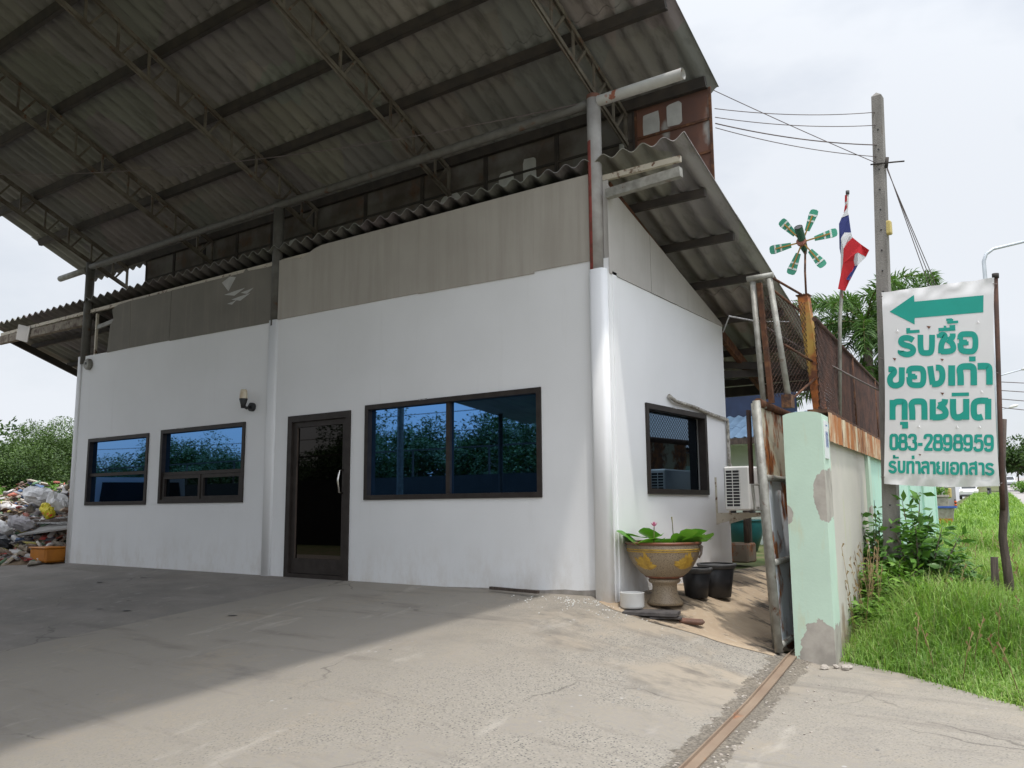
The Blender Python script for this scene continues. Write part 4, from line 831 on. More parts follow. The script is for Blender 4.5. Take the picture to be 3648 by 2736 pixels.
mb = MB().tube([(1.648, .2, 2.99), (1.71, .88, 2.95)], .012, 8); mb.tube([(1.648, .2, 2.87), (1.69, .88, 2.78)], .012, 8); mb.build('tie_rod', M['rust'], RP)
mb = MB().tube([(1.70, .3, 2.35), (1.79, .88, 2.25)], .012, 6); mb.tube([(1.73, .25, 1.8), (1.81, .9, 2.1)], .012, 6); mb.build('brace', M['rust'], RP)
GF = thing('gate_guide', 'tall worn pipe guide frame above the sliding gate', 'gate frame', (1.55, .2, 1.8))
MB().tube([(1.505, .22, 1.75), (1.459, .2, 2.99)], .026, 10).build('pipe', M['greypipe'], GF)
MB().bar((1.57, .25, 1.8), (1.515, .23, 2.96), .045, .045, (0, 1, 0)).build('angle_bar', M['rust'], GF)
MB().tube([(1.745, .2, 1.84), (1.626, .2, 2.98)], .028, 10).build('pipe', M['greypipe'], GF)
MB().tube([(1.415, .18, 3.005), (1.665, .2, 3.012)], .028, 10).build('cross_pipe', M['greypipe'], GF)
MB().box((1.69, .16, 1.74), (1.78, .26, 1.86)).build('clamp', M['rust'], GF)
chain(lambda u, v, o: (1.56+u*.28, .24+u*.9+o, 1.86+v+.02*u), .74, .98, .055, .003, 'chain_link', GF)
GT = thing('sliding_gate', 'rusty sheet metal sliding gate on pipe frame behind the pillar', 'gate', (1.58, 1.5, -.4))
def gx(z, o=0): return 1.60-.042*(z+.45)+o
MB().tube([(gx(-.42, .015), -.02, -.42), (gx(1.80, .015), -.02, 1.80)], .036, 12).build('front_pipe', M['greypipe'], GT)
MB().tube([(gx(-.42, -.075), .16, -.42), (gx(1.80, -.075), .16, 1.80)], .028, 12).build('rear_pipe', M['greypipe'], GT)
for z, mm in ((1.79, 'rust'), (1.10, 'greypipe'), (.34, 'greypipe'), (-.37, 'greypipe')):
    a = Vector((gx(z, .015), .02, z)); b = a+Vector((-.12*4.4, .993*4.4, 0)); MB().tube([a, b], .03 if z < 1.7 else .04, 10).build('rail_pipe', M[mm], GT)
def gsheetp(z0, z1, mat):
    mb = MB(); k = 44; vs = []
    for i in range(k+1):
        s = .05+4.3*i/k; q = (.007 if i % 4 in (1, 2) else -.003)
        for z in (z0, z1): vs.append((gx(z, .01)-.12*s+q, .0+.993*s, z))
    mb.add(vs, [(2*i, 2*i+2, 2*i+3, 2*i+1) for i in range(k)]); mb.build('sheet', mat, GT)
gsheetp(1.12, 1.76, M['gate_hi']); gsheetp(-.40, 1.08, M['gate_lo'])
mb = MB().box((gx(1.5, -.16), .14, 1.05), (gx(1.5, -.135), .2, 1.74)); mb.build('stop_plate', M['rustdark'], GT)
zh = .92; MB().tube([(1.535, .1, 1.04), (1.40, .1, 1.04), (1.418, .1, .81), (1.545, .1, .815)], .016, 10).build('handle', M['greypipe'], GT)
for y in (.35, 3.6): a = (gx(-.45)-.12*y, .12+y, G(1.6, y)+.07); MB().tube([(a[0]-.02, a[1], a[2]), (a[0]+.02, a[1], a[2])], .06, 16).build('wheel', M['rust'], GT)
mb = MB(); yr = np.concatenate([np.linspace(-9.5, .2, 40), [4.8]])
xr = lambda y: 1.70-.142*(y-.1)+.0*y
for a, b in zip(yr, yr[1:]):
    za, zb = G(xr(a), a), G(xr(b), b); A = (xr(a), a, za+.014); B = (xr(b), b, zb+.014); mb.bar(A, B, .075, .012); mb.bar((A[0]-.03, A[1], A[2]+.012), (B[0]-.03, B[1], B[2]+.012), .01, .028)
GTk = tag(mb.build('gate_rail', m_gate('rusty_rail_steel', (.27, .2, .14), (.21, .145, .1), .62), loc=(2, -3, -.5)), 'rusty steel gate rail set in the driveway concrete', 'rail')
pts = []
for _ in range(240):
    y = random.uniform(-6, .1); o = random.choice((-1, 1))*random.uniform(.05, .16) if random.random() < .75 else random.uniform(.1, .5); x = xr(y)+o; pts.append((x, y, G(x, y)+.008, random.uniform(.004, .016)))
for _ in range(5): pts.append((2.1+random.uniform(-.1, .1), .02+random.uniform(-.1, .1), G(2.1, 0)+.02, random.uniform(.03, .07)))
lumps('gravel', pts, M['stone'], 'loose gravel and broken concrete crumbs along the gate rail', 'gravel', (2, -3, -.5))['kind'] = 'stuff'

# ------------------------------------------------------------------ banner, posts, pole, flag, windmill
HB = (0.00081012125, -3.2683164e-05, 2.1244715, 3.2538867e-05, -0.00074952706, 3.4127519, 4.4874306e-05, 8.3964659e-06)
def bp(x, y, k=0):      # design units of the banner -> world
    w = HB[6]*x+HB[7]*y+1; return (float((HB[0]*x+HB[1]*y+HB[2])/w), 2.40-.002-k, float((HB[3]*x+HB[4]*y+HB[5])/w))
BN = thing('banner', 'white vinyl banner with green arrow and Thai lettering tied between two posts', 'banner', (2.6, 2.42, 1.05))
C4 = [(2.142, 3.211), (3.256, 3.197), (2.026, 1.073), (3.138, 1.026)]; nu, nv = 44, 80; V = []
for j in range(nv+1):
    for i in range(nu+1):
        u, v = i/nu, j/nv; a = np.array(C4[0])*(1-u)+np.array(C4[1])*u; b = np.array(C4[2])*(1-u)+np.array(C4[3])*u; q = a*(1-v)+b*v
        e = max(0, 1-v/.07)+max(0, (v-.93)/.07); ripple = e*(.02*math.sin(u*13+v*30)+.012*math.sin(u*29))+.004*math.sin(u*6+v*9)*min(1, e*4)
        bow = -.012*math.sin(v*PI)*((u-.5)*2 if u > .97 or u < .03 else 0)
        q = q+np.array([bow-.012*math.sin(v*PI)*(u*2-1)**5, -.02*math.sin(u*PI)*max(0, (v-.9)/.1)]); V.append((q[0], 2.40+abs(ripple), q[1]))
i = (np.arange(nv)[:, None]*(nu+1)+np.arange(nu)).ravel(); npmesh('sheet', np.array(V), np.stack([i, i+1, i+nu+2, i+nu+1], 1)[:, ::-1], M['vinyl'], BN, smooth=True)
mb = MB().add([bp(*p) for p in ((163, 541), (523, 293), (530, 393), (1550, 298), (1548, 550), (535, 634), (533, 730))], [(0, 1, 2), (0, 2, 5), (0, 5, 6), (2, 3, 4, 5)]); mb.build('arrow', M['vinylgreen'], BN)
def smooth2(pts, k=3):
    for _ in range(k):
        o = [pts[0]]
        for a, b in zip(pts, pts[1:]): o += [(a[0]*.75+b[0]*.25, a[1]*.75+b[1]*.25), (a[0]*.25+b[0]*.75, a[1]*.25+b[1]*.75)]
        pts = o+[pts[-1]]
    return pts
# strokes of each letter in a unit box; 'c' strokes are rounded
GL = {
 'ro': [('c', [(.86, .24), (.62, .11), (.2, .13), (.1, .33), (.3, .46), (.7, .52), (.9, .68), (.78, .87), (.45, .93), (.1, .82), (.12, .72)])],
 'bo': [('c', [(.17, 0), (.17, .62), (.24, .86), (.5, .88), (.76, .86), (.83, .62), (.83, 0)])],
 'so': [('c', [(.12, .02), (.14, .2)]), ('c', [(.1, .1), (.4, .04), (.42, .25), (.22, .45), (.2, .95)]), ('c', [(.2, .86), (.6, .87), (.9, .78), (.84, .48), (.56, .3)]), ('c', [(.6, .33), (.84, .2), (.84, 0)])],
 'oo': [('c', [(.12, .36), (.14, .12), (.5, .1), (.84, .12), (.9, .5), (.84, .9), (.5, .93), (.16, .88), (.13, .52)]), ('l', [(.06, .5), (.46, .5)]), ('l', [(.4, .44), (.4, .62)])],
 'kho': [('c', [(.06, .1), (.38, .1), (.4, .3), (.16, .48), (.14, .75), (.3, .92), (.6, .92), (.83, .8), (.83, .3), (.83, 0)])],
 'ngo': [('l', [(.2, .02), (.34, .92)]), ('c', [(.3, .9), (.66, .9), (.84, .68), (.84, .3), (.74, .1), (.5, .1)])],
 'e': [('l', [(.5, 0), (.5, 1)])],
 'ko': [('c', [(.17, 1), (.17, .5), (.1, .26), (.22, .12), (.5, .1), (.8, .12), (.84, .4), (.84, 1)])],
 'aa': [('c', [(.02, .12), (.45, .1), (.74, .12), (.78, .4), (.78, 1)])],
 'tho': [('l', [(.16, .02), (.16, 1)]), ('c', [(.18, .3), (.3, .12), (.58, .1), (.84, .12), (.84, .4), (.84, 1)])],
 'cho': [('l', [(.18, 0), (.18, 1)]), ('c', [(.18, .88), (.6, .88), (.9, .78), (.84, .48), (.45, .3)]), ('c', [(.5, .31), (.82, .2), (.84, 0)])],
 'no': [('c', [(.16, .0), (.16, .62), (.22, .86), (.46, .9), (.66, .82), (.82, .68)]), ('l', [(.84, 0), (.84, 1)])],
 'do': [('l', [(.84, .02), (.84, 1)]), ('c', [(.84, .12), (.4, .1), (.14, .2), (.12, .55), (.16, .88), (.4, .92), (.56, .86)])],
 'lo': [('c', [(.06, .18), (.4, .08), (.8, .1), (.85, .35), (.85, 1)]), ('c', [(.85, .5), (.4, .42), (.14, .52), (.12, .78), (.24, .92), (.42, .84)])],
 'yo': [('c', [(.36, .07), (.1, .12), (.12, .38), (.4, .46)]), ('c', [(.4, .46), (.12, .54), (.12, .84), (.4, .92), (.84, .92)]), ('l', [(.84, 0), (.84, .98)])],
 'sso': [('c', [(.06, .2), (.4, .1), (.8, .12), (.85, .35), (.85, 1)]), ('c', [(.85, .5), (.4, .42), (.14, .52), (.12, .78), (.24, .92), (.42, .84)]), ('l', [(.6, .14), (.92, -.03)])],
 '0': [('c', [(.5, .09), (.12, .12), (.14, .5), (.12, .88), (.5, .91), (.88, .88), (.86, .5), (.88, .12), (.5, .09)])],
 '8': [('c', [(.5, .09), (.14, .1), (.16, .44), (.5, .46), (.84, .44), (.86, .1), (.5, .09)]), ('c', [(.5, .46), (.08, .48), (.1, .9), (.5, .92), (.9, .9), (.92, .48), (.5, .46)])],
 '3': [('c', [(.1, .26), (.2, .1), (.5, .08), (.85, .12), (.82, .42), (.5, .46)]), ('c', [(.5, .46), (.9, .5), (.9, .9), (.5, .92), (.16, .9), (.1, .72)])],
 '-': [('l', [(0, .62), (1, .62)])],
 '2': [('c', [(.13, .3), (.16, .1), (.5, .08), (.88, .1), (.84, .4), (.4, .7), (.16, .93)]), ('l', [(.06, .91), (.98, .91)])],
 '9': [('c', [(.86, .36), (.84, .1), (.5, .09), (.12, .1), (.12, .55), (.5, .58), (.86, .54), (.86, .3)]), ('c', [(.86, .3), (.88, .86), (.5, .92), (.2, .9), (.12, .76)])],
 '5': [('l', [(.2, .09), (.9, .09)]), ('l', [(.24, .04), (.17, .48)]), ('c', [(.15, .47), (.5, .34), (.9, .4), (.9, .86), (.5, .93), (.16, .9), (.08, .72)])],
}
KZ = [0]
def glyph(mb, ch, x0, y0, x1, y1, w):
    for typ, pts in GL[ch]:
        q = [(x0+a*(x1-x0), y0+b*(y1-y0)) for a, b in pts]; KZ[0] += 1
        rib(mb, lambda u, v, k: bp(u, v, k), smooth2(q) if typ == 'c' else q, w*1.07, .0004*(KZ[0] % 9))
mb = MB()
for ch, x0, y0, x1, y1 in (('ro', 297, 890, 548, 1200), ('bo', 575, 882, 835, 1190), ('so', 868, 862, 1140, 1172), ('oo', 1170, 838, 1467, 1155)): glyph(mb, ch, x0, y0, x1, y1, 80)
for pts, w in (([(410, 842), (606, 828)], 46), ([(437, 783), (440, 830)], 58), ([(885, 808), (1135, 795)], 52), ([(982, 748), (984, 800)], 38), ([(1090, 738), (1092, 800)], 82), ([(1000, 662), (1085, 655)], 36), ([(1080, 645), (1070, 712)], 52), ([(1015, 702), (1178, 690)], 38)): KZ[0] += 1; rib(mb, lambda u, v, k: bp(u, v, k), pts, w, .0004*(KZ[0] % 9))
mb.build('lettering', M['vinylgreen'], BN)
mb = MB()
for ch, x0, y0, x1, y1, w in (('kho', 130, 1362, 388, 1655, 82), ('oo', 415, 1345, 698, 1652, 80), ('ngo', 705, 1338, 990, 1640, 84), ('e', 1030, 1333, 1132, 1635, 95), ('ko', 1165, 1315, 1455, 1628, 90), ('aa', 1460, 1312, 1690, 1620, 92)): glyph(mb, ch, x0, y0, x1, y1, w)
KZ[0] += 1; rib(mb, lambda u, v, k: bp(u, v, k), [(1385, 1202), (1387, 1275)], 96, .001); mb.build('lettering', M['vinylgreen'], BN)
B0 = 1493; mb = MB()
for ch, x0, y0, x1, y1, w in (('tho', 165, 345, 428, 645, 84), ('ko', 455, 340, 722, 645, 86), ('cho', 752, 340, 1027, 645, 86), ('no', 1055, 336, 1342, 643, 86), ('do', 1368, 328, 1668, 640, 88)): glyph(mb, ch, x0, y0+B0, x1, y1+B0, w)
for pts, w in (([(1080, 272), (1336, 266)], 52), ([(318, 697), (435, 697)], 46), ([(392, 676), (394, 774)], 90)): KZ[0] += 1; rib(mb, lambda u, v, k: bp(u, v+B0, k), pts, w, .0004*(KZ[0] % 9))
mb.build('lettering', M['vinylgreen'], BN)
mb = MB()
for ch, x0, x1 in (('0', 168, 285), ('8', 300, 422), ('3', 440, 565), ('-', 582, 650), ('2', 668, 800), ('8', 812, 945), ('9', 957, 1088), ('8', 1108, 1243), ('9', 1255, 1390), ('5', 1408, 1545), ('9', 1560, 1700)):
    dy = (x0-168)*.009; glyph(mb, ch, x0, 848+dy+B0, x1, 1098+dy*1.6+B0, 43)
mb.build('lettering', M['vinylgreen'], BN)
mb = MB()
for ch, x0, x1 in (('ro', 155, 268), ('bo', 282, 398), ('tho', 412, 530), ('aa', 540, 622), ('lo', 630, 752), ('aa', 758, 845), ('yo', 858, 978), ('e', 992, 1045), ('oo', 1058, 1188), ('ko', 1203, 1322), ('sso', 1335, 1462), ('aa', 1472, 1568), ('ro', 1580, 1710)):
    dy = (x0-155)*.021; glyph(mb, ch, x0, 1246+dy+B0, x1, 1436+dy*1.05+B0, 38)
for pts, w in (([(212, 1204), (300, 1204)], 28), ([(230, 1165), (232, 1200)], 36), ([(510, 1172), (512, 1224)], 42)): rib(mb, lambda u, v, k: bp(u, v+B0, k), pts, w, .002)
mb.build('lettering', M['vinylgreen'], BN)
mb = MB()
for x, y, r in ((740, 770, 34), (235, 1240, 30), (937, 1250, 28), (940, 1750, 30), (610, 2655, 20)): mb.add([bp(x-r, y-r*.6, .001), bp(x+r, y-r*.3, .001), bp(x+r*.1, y+r*.8, .001)], [(0, 1, 2)])
mb.build('tear', M['brownrim'], BN)
mb = MB()
for x, y in ((1525, 1720), (1495, 2240), (1165, 2240), (600, 2235), (1470, 690), (280, 820)): r = 26; mb.add([bp(x-r, y+r, .004), bp(x, y-r, .012), bp(x+r, y+r*.8, .004), bp(x, y+r*.3, .02)], [(0, 1, 3), (1, 2, 3)])
mb.build('flap', M['vinyl'], BN)
mb = MB()
for a, b in (((60, 315), (0, 310)), ((80, 1245), (0, 1215)), ((90, 2985), (20, 2980)), ((1690, 130), (1745, 120)), ((1735, 1440), (1760, 1440)), ((1790, 3080), (1820, 3070))): mb.tube([bp(*a, .004), bp(*b, -.04)], .004, 5)
mb.build('tie', M['wire'], BN)
SPo = thing('sign_pole', 'thin dark steel pole lashed to the wooden post along the right banner edge', 'pole', (3.135, 2.5, .78))
MB().tube([(3.135, 2.50, .78), (3.15, 2.49, 1.02), (3.262, 2.46, 3.215)], .024, 10).build('shaft', M['rustdark'], SPo)
MB().tube([(3.262, 2.46, 3.2), (3.264, 2.46, 3.25)], .034, 10).build('cap', M['steel'], SPo)
WPo = thing('wooden_post', 'weathered wooden post in the grass carrying the right edge of the banner', 'post', (3.14, 2.6, G(3.14, 2.6)))
zb = G(3.14, 2.6); MB().tube([(3.10, 2.62, zb-.1), (3.12, 2.60, .1), (3.10, 2.59, .5), (3.145, 2.57, .85), (3.15, 2.56, 1.2), (3.205, 2.56, 1.72)], [.062, .046, .04, .041, .036, .034], 9).build('trunk', M['darkwood'], WPo)
MB().tube([(2.98, 2.66, zb-.05), (3.0, 2.66, zb+.5)], [.04, .035], 8).build('stub', M['wood'], WPo)
UP = thing('utility_pole', 'tall square concrete utility pole with bolt holes beside the banner', 'utility pole', (2.04, 2.55, G(2.1, 2.5)))
mb = MB(); zb = G(2.0, 2.55)-.1
def upx(z): return 2.022+.0352*(z-.45)+.012
for z0, z1 in ((zb, 5.58),):
    a, b = .082, .055; p = [(upx(z0)-a, 2.49), (upx(z0)+a, 2.49), (upx(z0)+a, 2.65), (upx(z0)-a, 2.65)]; q = [(upx(z1)-b, 2.50), (upx(z1)+b, 2.50), (upx(z1)+b, 2.62), (upx(z1)-b, 2.62)]
    mb.add([(*k, z0) for k in p]+[(*k, z1) for k in q]+[(upx(5.63)-.012, 2.56, 5.645)], [(3, 2, 1, 0), (0, 1, 5, 4), (1, 2, 6, 5), (2, 3, 7, 6), (3, 0, 4, 7), (4, 5, 8), (5, 6, 8), (6, 7, 8), (7, 4, 8)])
mb.build('shaft', M['concpole'], UP)
mb = MB(); z = .6
while z < 5.4: mb.tube([(upx(z)+.008, 2.478+.003*z, z), (upx(z)+.008, 2.60, z)], .009, 8); z += .24
mb.build('bolt_holes', M['black'], UP)
mb = MB().tube([(upx(4.75)-.08, 2.47, 4.75), (upx(4.75)+.16, 2.53, 4.74), (upx(4.75)+.27, 2.55, 4.73)], .009, 6); mb.tube([(upx(4.75)+.1, 2.5, 4.8), (upx(4.75)+.08, 2.5, 4.68)], .02, 8); mb.build('cable_arm', M['steel'], UP)
MB().tube([(upx(4.3)-.1, 2.52, 3.2), (upx(3.2)-.06, 2.52, 3.2)], .02, 8).build('bolt', M['rust'], UP)
c = tag(MB().rbox((2.2, 2.5, 3.9), (2.27, 2.58, 4.06), .012).build('meter_box', M['yellow'], loc=(2.29, 2.54, 3.9)), 'small yellow meter box clamped to the utility pole', 'meter box')
CW = 'service wires between canopy and utility pole'
A = [(.93, .77, 5.33), (.93, .77, 5.12), (.93, .77, 5.02), (.93, .77, 4.95), (.93, .77, 4.9)]; Bp = [(2.16, 2.47, 4.76), (2.185, 2.5, 5.38), (2.185, 2.5, 5.22), (2.18, 2.5, 4.98), (2.17, 2.5, 4.84)]
lab = ['steep thin wire from the canopy corner down to the pole bracket', 'uppermost level wire running from rusted panel to pole top', 'second wire from the rusted panel to the pole below the uppermost', 'twin drop wire reaching the pole at middle height', 'lowest sagging wire with a splice before the pole']
for k, (a, b) in enumerate(zip(A, Bp)):
    tag(MB().tube(sag(a, b, 14, .05 if k else .01), .0045 if k != 3 else .0065, 6).build('service_wire', M['wire'], loc=a), lab[k], 'wire', CW)
w = MB()
for k in range(3): w.tube(sag((upx(4.7)+.08, 2.55, 4.72-.02*k), (2.55+.05*k, 4.6+.3*k, 2.55), 8, .02), .005, 5)
tag(w.build('drop_cables', M['wire'], loc=(2.3, 2.55, 4.7)), 'bundle of drop cables slanting down from the utility pole', 'cable')
tag(MB().tube(sag((1.52, .35, 2.55), (2.02, 2.49, 2.12), 12, .02), .009, 6).build('tie_cable', M['wire'], loc=(1.5, .3, 2.5)), 'pale cable from the gate frame across the mesh fence to the pole', 'cable')
tag(MB().tube([(.03, 2.98, 3.12), (.9, 1.0, 2.86), (1.47, .3, 2.60), (1.62, .75, 2.66)], .008, 6).build('slack_cable', M['bare'], loc=(1, .5, 2.7)), 'slack pale cable hanging from wall corner to gate frame', 'cable')
# flag: cloth hanging in folds from a slender pole
FL = thing('flagpole', 'thin white pole carrying the Thai flag above the mesh fence', 'flagpole', (1.8, 1.75, 1.7))
MB().tube([(1.775, 1.75, 1.72), (1.84, 1.75, 2.78), (2.004, 1.76, 4.21)], [.02, .02, .014], 8).build('pole', M['greypipe'], FL)
MB().tube([(2.004, 1.76, 4.2), (2.006, 1.76, 4.24)], .02, 8).build('finial', M['rubber'], FL)
FG = thing('flag', 'red white and blue striped Thai flag hanging limp from its pole', 'flag', (1.95, 1.73, 3.12))
def fold(x, z, k=0): return (x, 1.735-.05*abs(math.sin(x*23+z*2.0))-k, z)
def cloth(name, polys, mat, k):
    for p in polys: MB().prism([fold(x, z, k) for x, z in p], (0, .004, 0)).build(name, mat, FG)
cloth('red_stripe', [[(1.990, 4.175), (2.017, 4.169), (2.009, 4.10), (1.98, 4.10)], [(1.975, 4.06), (2.004, 4.075), (2.004, 4.03), (1.962, 3.985)],
    [(2.043, 3.687), (2.12, 3.6), (2.203, 3.517), (2.155, 3.462), (2.09, 3.51), (2.055, 3.505), (2.03, 3.44), (2.035, 3.38), (1.985, 3.22), (1.921, 3.124), (1.859, 3.149), (1.887, 3.3), (1.925, 3.42), (1.945, 3.58), (1.985, 3.65)]], M['flagred'], .003)
cloth('white_stripe', [[(1.98, 4.10), (2.009, 4.10), (2.006, 4.075), (1.975, 4.06)], [(1.962, 3.985), (2.004, 4.03), (2.015, 3.948), (1.94, 3.93)], [(1.925, 3.70), (1.96, 3.76), (2.027, 3.747), (2.043, 3.687), (1.985, 3.65), (1.945, 3.58), (1.925, 3.42), (1.887, 3.3), (1.893, 3.40), (1.905, 3.52)],
    [(2.09, 3.51), (2.155, 3.462), (2.075, 3.375), (2.035, 3.38), (2.03, 3.44), (2.055, 3.505)]], M['flagwhite'], .0)
cloth('blue_stripe', [[(1.94, 3.93), (2.015, 3.948), (2.027, 3.747), (1.96, 3.76), (1.925, 3.70), (1.905, 3.52), (1.895, 3.6), (1.912, 3.865)], [(2.035, 3.38), (2.075, 3.375), (1.948, 3.243), (1.985, 3.22)]], M['flagblue'], -.003)
WM = thing('windmill', 'green six bladed homemade windmill on a rod above the rusty post', 'windmill', (1.735, .95, 2.93))
hub = Vector((1.732, .93, 3.50))
MB().tube([(1.737, .95, 2.93), (1.74, .95, 3.2), (1.742, .99, 3.42)], .011, 8).build('rod', M['rust'], WM)
mb = MB().tube([hub+Vector((.008, -.12, .13)), hub+Vector((.005, -.02, .04)), hub+Vector((0, .06, -.04)), hub+Vector((0, .1, -.1))], [.042, .04, .036, .012], 14, cap=False); mb.build('bottle_body', mnoise('dark_green_bottle', (.02, .08, .05), (.03, .1, .06), 6, .3), WM)
MB().tube([hub+Vector((.0075, -.117, .127)), hub+Vector((.0075, -.1195, .1295))], .036, 14).build('bottle_mouth', M['black'], WM)
MB().tube([hub+Vector((0, .0, 0)), hub+Vector((0, -.03, .01))], .05, 14).build('hub', mnoise('red_hub', (.3, .12, .08), (.22, .09, .06), 5, .6), WM)
for a in (128, 66, 7, -56, -115, 184):
    t = R(a); d = Vector((math.cos(t), .0, math.sin(t))); s = Vector((-math.sin(t), .1, math.cos(t))); base = hub+Vector((.01, 0, -.0))
    def bq(q, w, k=0): return base+d*q+s*w+Vector((0, -.008-k, 0))
    mb = MB(); out = [(.12, -.025), (.3, -.047), (.335, -.04), (.345, -.02), (.345, .02), (.335, .04), (.3, .047), (.12, .025)]
    mb.prism([bq(*p) for p in out], (0, .008, 0)); bl = mb.build('blade', M['bladegreen'], WM)
    mb = MB()
    for q in (.215, .275): w = .026+(q-.12)*.12; mb.prism([bq(q, -w, .0035), bq(q+.018, -w, .0035), bq(q+.018, w, .0035), bq(q, w, .0035)], (0, .003, 0))
    mb.build('stripe', M['bladewhite'], bl)
    mb = MB().bar(bq(.0, 0, .008), bq(.28, 0, .008), .014, .006, (0, 1, 0)); mb.build('spar', M['bladegold'], bl)

# ------------------------------------------------------------------ plants along the verge
def grass_field(name, n, sr, orr, hr, mat, wid, seed, label):
    g = np.random.default_rng(seed); s = g.uniform(0, 1, n)**1.6*(sr[1]-sr[0])+sr[0]; o = g.uniform(orr[0], orr[1], n)
    x = 2.06+DW[0]*s+NW[0]*o; y = .1+DW[1]*s+NW[1]*o; ye = np.interp(x, [2.05, 2.57, 3.15, 3.5, 4.5, 6.5], [.36, .1, -.35, -.6, -1.3, -2.6]); keep = (y > ye+g.normal(0, .06, n)) & ((x > 2.0) | (s > .4)); x, y, s = x[keep], y[keep], s[keep]; n = len(x)
    ye = ye[keep]; h = g.uniform(hr[0], hr[1], n)*np.clip(.35+(y-ye)*1.1, .35, 1)*(.75+.5*np.sin(x*2.3+y*1.1)*np.cos(y*1.7-x)); z = gz(x, y)-.03
    a = g.uniform(0, 2*PI, n); lean = g.uniform(.2, 1.15, n)*h; dx, dy = np.cos(a), np.sin(a); wx, wy = -dy*wid*(1+s*.06), dx*wid*(1+s*.06)
    P0 = np.stack([x, y, z], 1); P1 = np.stack([x+dx*lean*.3, y+dy*lean*.3, z+h*.62], 1); P2 = np.stack([x+dx*lean, y+dy*lean, z+h*np.clip(1.05-lean/h*.45, .5, 1)], 1); Wv = np.stack([wx, wy, 0*wx], 1)
    V = np.stack([P0-Wv/2, P0+Wv/2, P1+Wv*.42, P1-Wv*.42, P2], 1).reshape(-1, 3); b = np.arange(n)[:, None]*5
    F = np.concatenate([b+np.array([[0, 1, 2]]), b+np.array([[0, 2, 3]]), b+np.array([[3, 2, 4]])]); t = np.repeat(np.clip(g.normal(.45, .25, n)+.25*np.sin(x*1.9-y*1.3), 0, 1), 5)
    t[4::5] = np.clip(t[4::5]+.2, 0, 1)
    return tag(npmesh(name, V, F, mat, None, t), label, 'grass', kind='stuff')
grass_field('grass', 105000, (-1.6, 16), (.0, 2.75), (.24, .56), M['grass'], .0085, 1, 'long bright green grass on the roadside verge beside the wall')
grass_field('faded_grass', 15000, (-1.6, 16), (.0, 2.75), (.3, .62), M['grassdull'], .006, 9, 'fading yellowish grass blades scattered through the green verge')
grass_field('far_grass', 30000, (14, 90), (-.4, 2.75), (.2, .5), M['grass'], .014, 2, 'far strip of green grass along the road edge')
g = np.random.default_rng(5)
def weeds(name, n, sr, orr, hr, label):
    mb = MB(); tt = []
    for k in range(n):
        s, o = random.uniform(*sr), random.uniform(*orr); p = PW(s, o); z = G(p[0], p[1]); h = random.uniform(*hr)
        if p[1] < np.interp(p[0], [2.05, 2.57, 3.15, 3.5, 4.5, 6.5], [.36, .1, -.35, -.6, -1.3, -2.6])+.15: continue
        a = random.uniform(0, 6.28); q = Vector((p[0], p[1], z)); c = len(mb.v)
        e = q+Vector((math.cos(a)*.12, math.sin(a)*.12, h)); mb.tube([q, q.lerp(e, .5)+Vector((0, 0, .04)), e], [.004, .003, .002], 4)
        for j in range(5): m = q.lerp(e, .6+.09*j); b = a+j*2.1; mb.add([m, m+Vector((math.cos(b)*.03, math.sin(b)*.03, .04)), m+Vector((math.cos(b)*.012, math.sin(b)*.012, .05))], [(0, 1, 2)])
        tt += [random.random()]*(len(mb.v)-c)
    o = tag(mb.build(name, M['drygrass']), label, 'weeds', kind='stuff'); at = o.data.attributes.new('tint', 'FLOAT', 'POINT'); at.data.foreach_set('value', tt)
weeds('dry_weeds', 34, (.9, 2.6), (.0, .2), (.55, 1.0), 'thin dry brown stalks along the foot of the beige wall')
weeds('dry_weeds', 90, (-1, 9), (.3, 2.4), (.3, .5), 'scattered pale seed stalks in the verge grass')
def shrub(label, base, stems, n, size, mat, spread, h, seed, name='shrub'):
    t = thing(name, label, 'shrub', base); g = np.random.default_rng(seed); mb = MB(); Ps = []; Ds = []; Ts = []
    for k in range(stems):
        a = g.uniform(0, 2*PI); r = g.uniform(.1, 1)*spread; hh = h*g.uniform(.55, 1)*(1-.4*r/spread); b = Vector(base)+Vector((math.cos(a)*r*.3, math.sin(a)*r*.3, 0)); e = b+Vector((math.cos(a)*r*.8, math.sin(a)*r*.8, hh)); mid = b.lerp(e, .5)+Vector((0, 0, hh*.12))
        mb.tube([b, mid, e], [.012, .008, .003], 5); m = n//stems; q = g.uniform(.12, 1, m); curve = np.array([np.array(b)*(1-v)**2+2*v*(1-v)*np.array(mid)+v*v*np.array(e) for v in q])
        d = g.normal(size=(m, 3)); d[:, 2] = np.abs(d[:, 2])*.4; Ps.append(curve+d*.025); Ds.append(d); Ts.append(np.clip(g.uniform(0, .7, m)+.3*q, 0, 1))
    mb.build('stems', M['bark'], t); leafmesh('foliage', np.concatenate(Ps), size, mat, t, np.concatenate(Ts), .5, 2.1, np.concatenate(Ds)); return t
def bz(x, y): return (x, y, G(x, y))
shrub('dark glossy leaved shrub growing right of the utility pole foot', bz(2.3, 2.5), 26, 900, .125, M['shrub'], .45, 1.25, 21)
shrub('dark leaved shrub squeezed between beige wall and utility pole', bz(1.83, 2.75), 20, 620, .11, M['shrub'], .28, 1.7, 22)
shrub('low dense green shrub covering the foot of the utility pole', bz(2.12, 2.2), 46, 3000, .09, M['shrubl'], .55, .75, 23)
shrub('dark green shrub spreading low beside the utility pole', bz(2.3, 2.75), 34, 1900, .085, M['shrub'], .6, .62, 24)
shrub('light green creeper clump before the utility pole', bz(2.1, 1.55), 36, 1400, .085, M['shrubl'], .38, .5, 25)
shrub('low green clump at the far end of the mint wall', bz(1.6, 6.2), 30, 900, .12, M['shrubl'], .8, .7, 26)
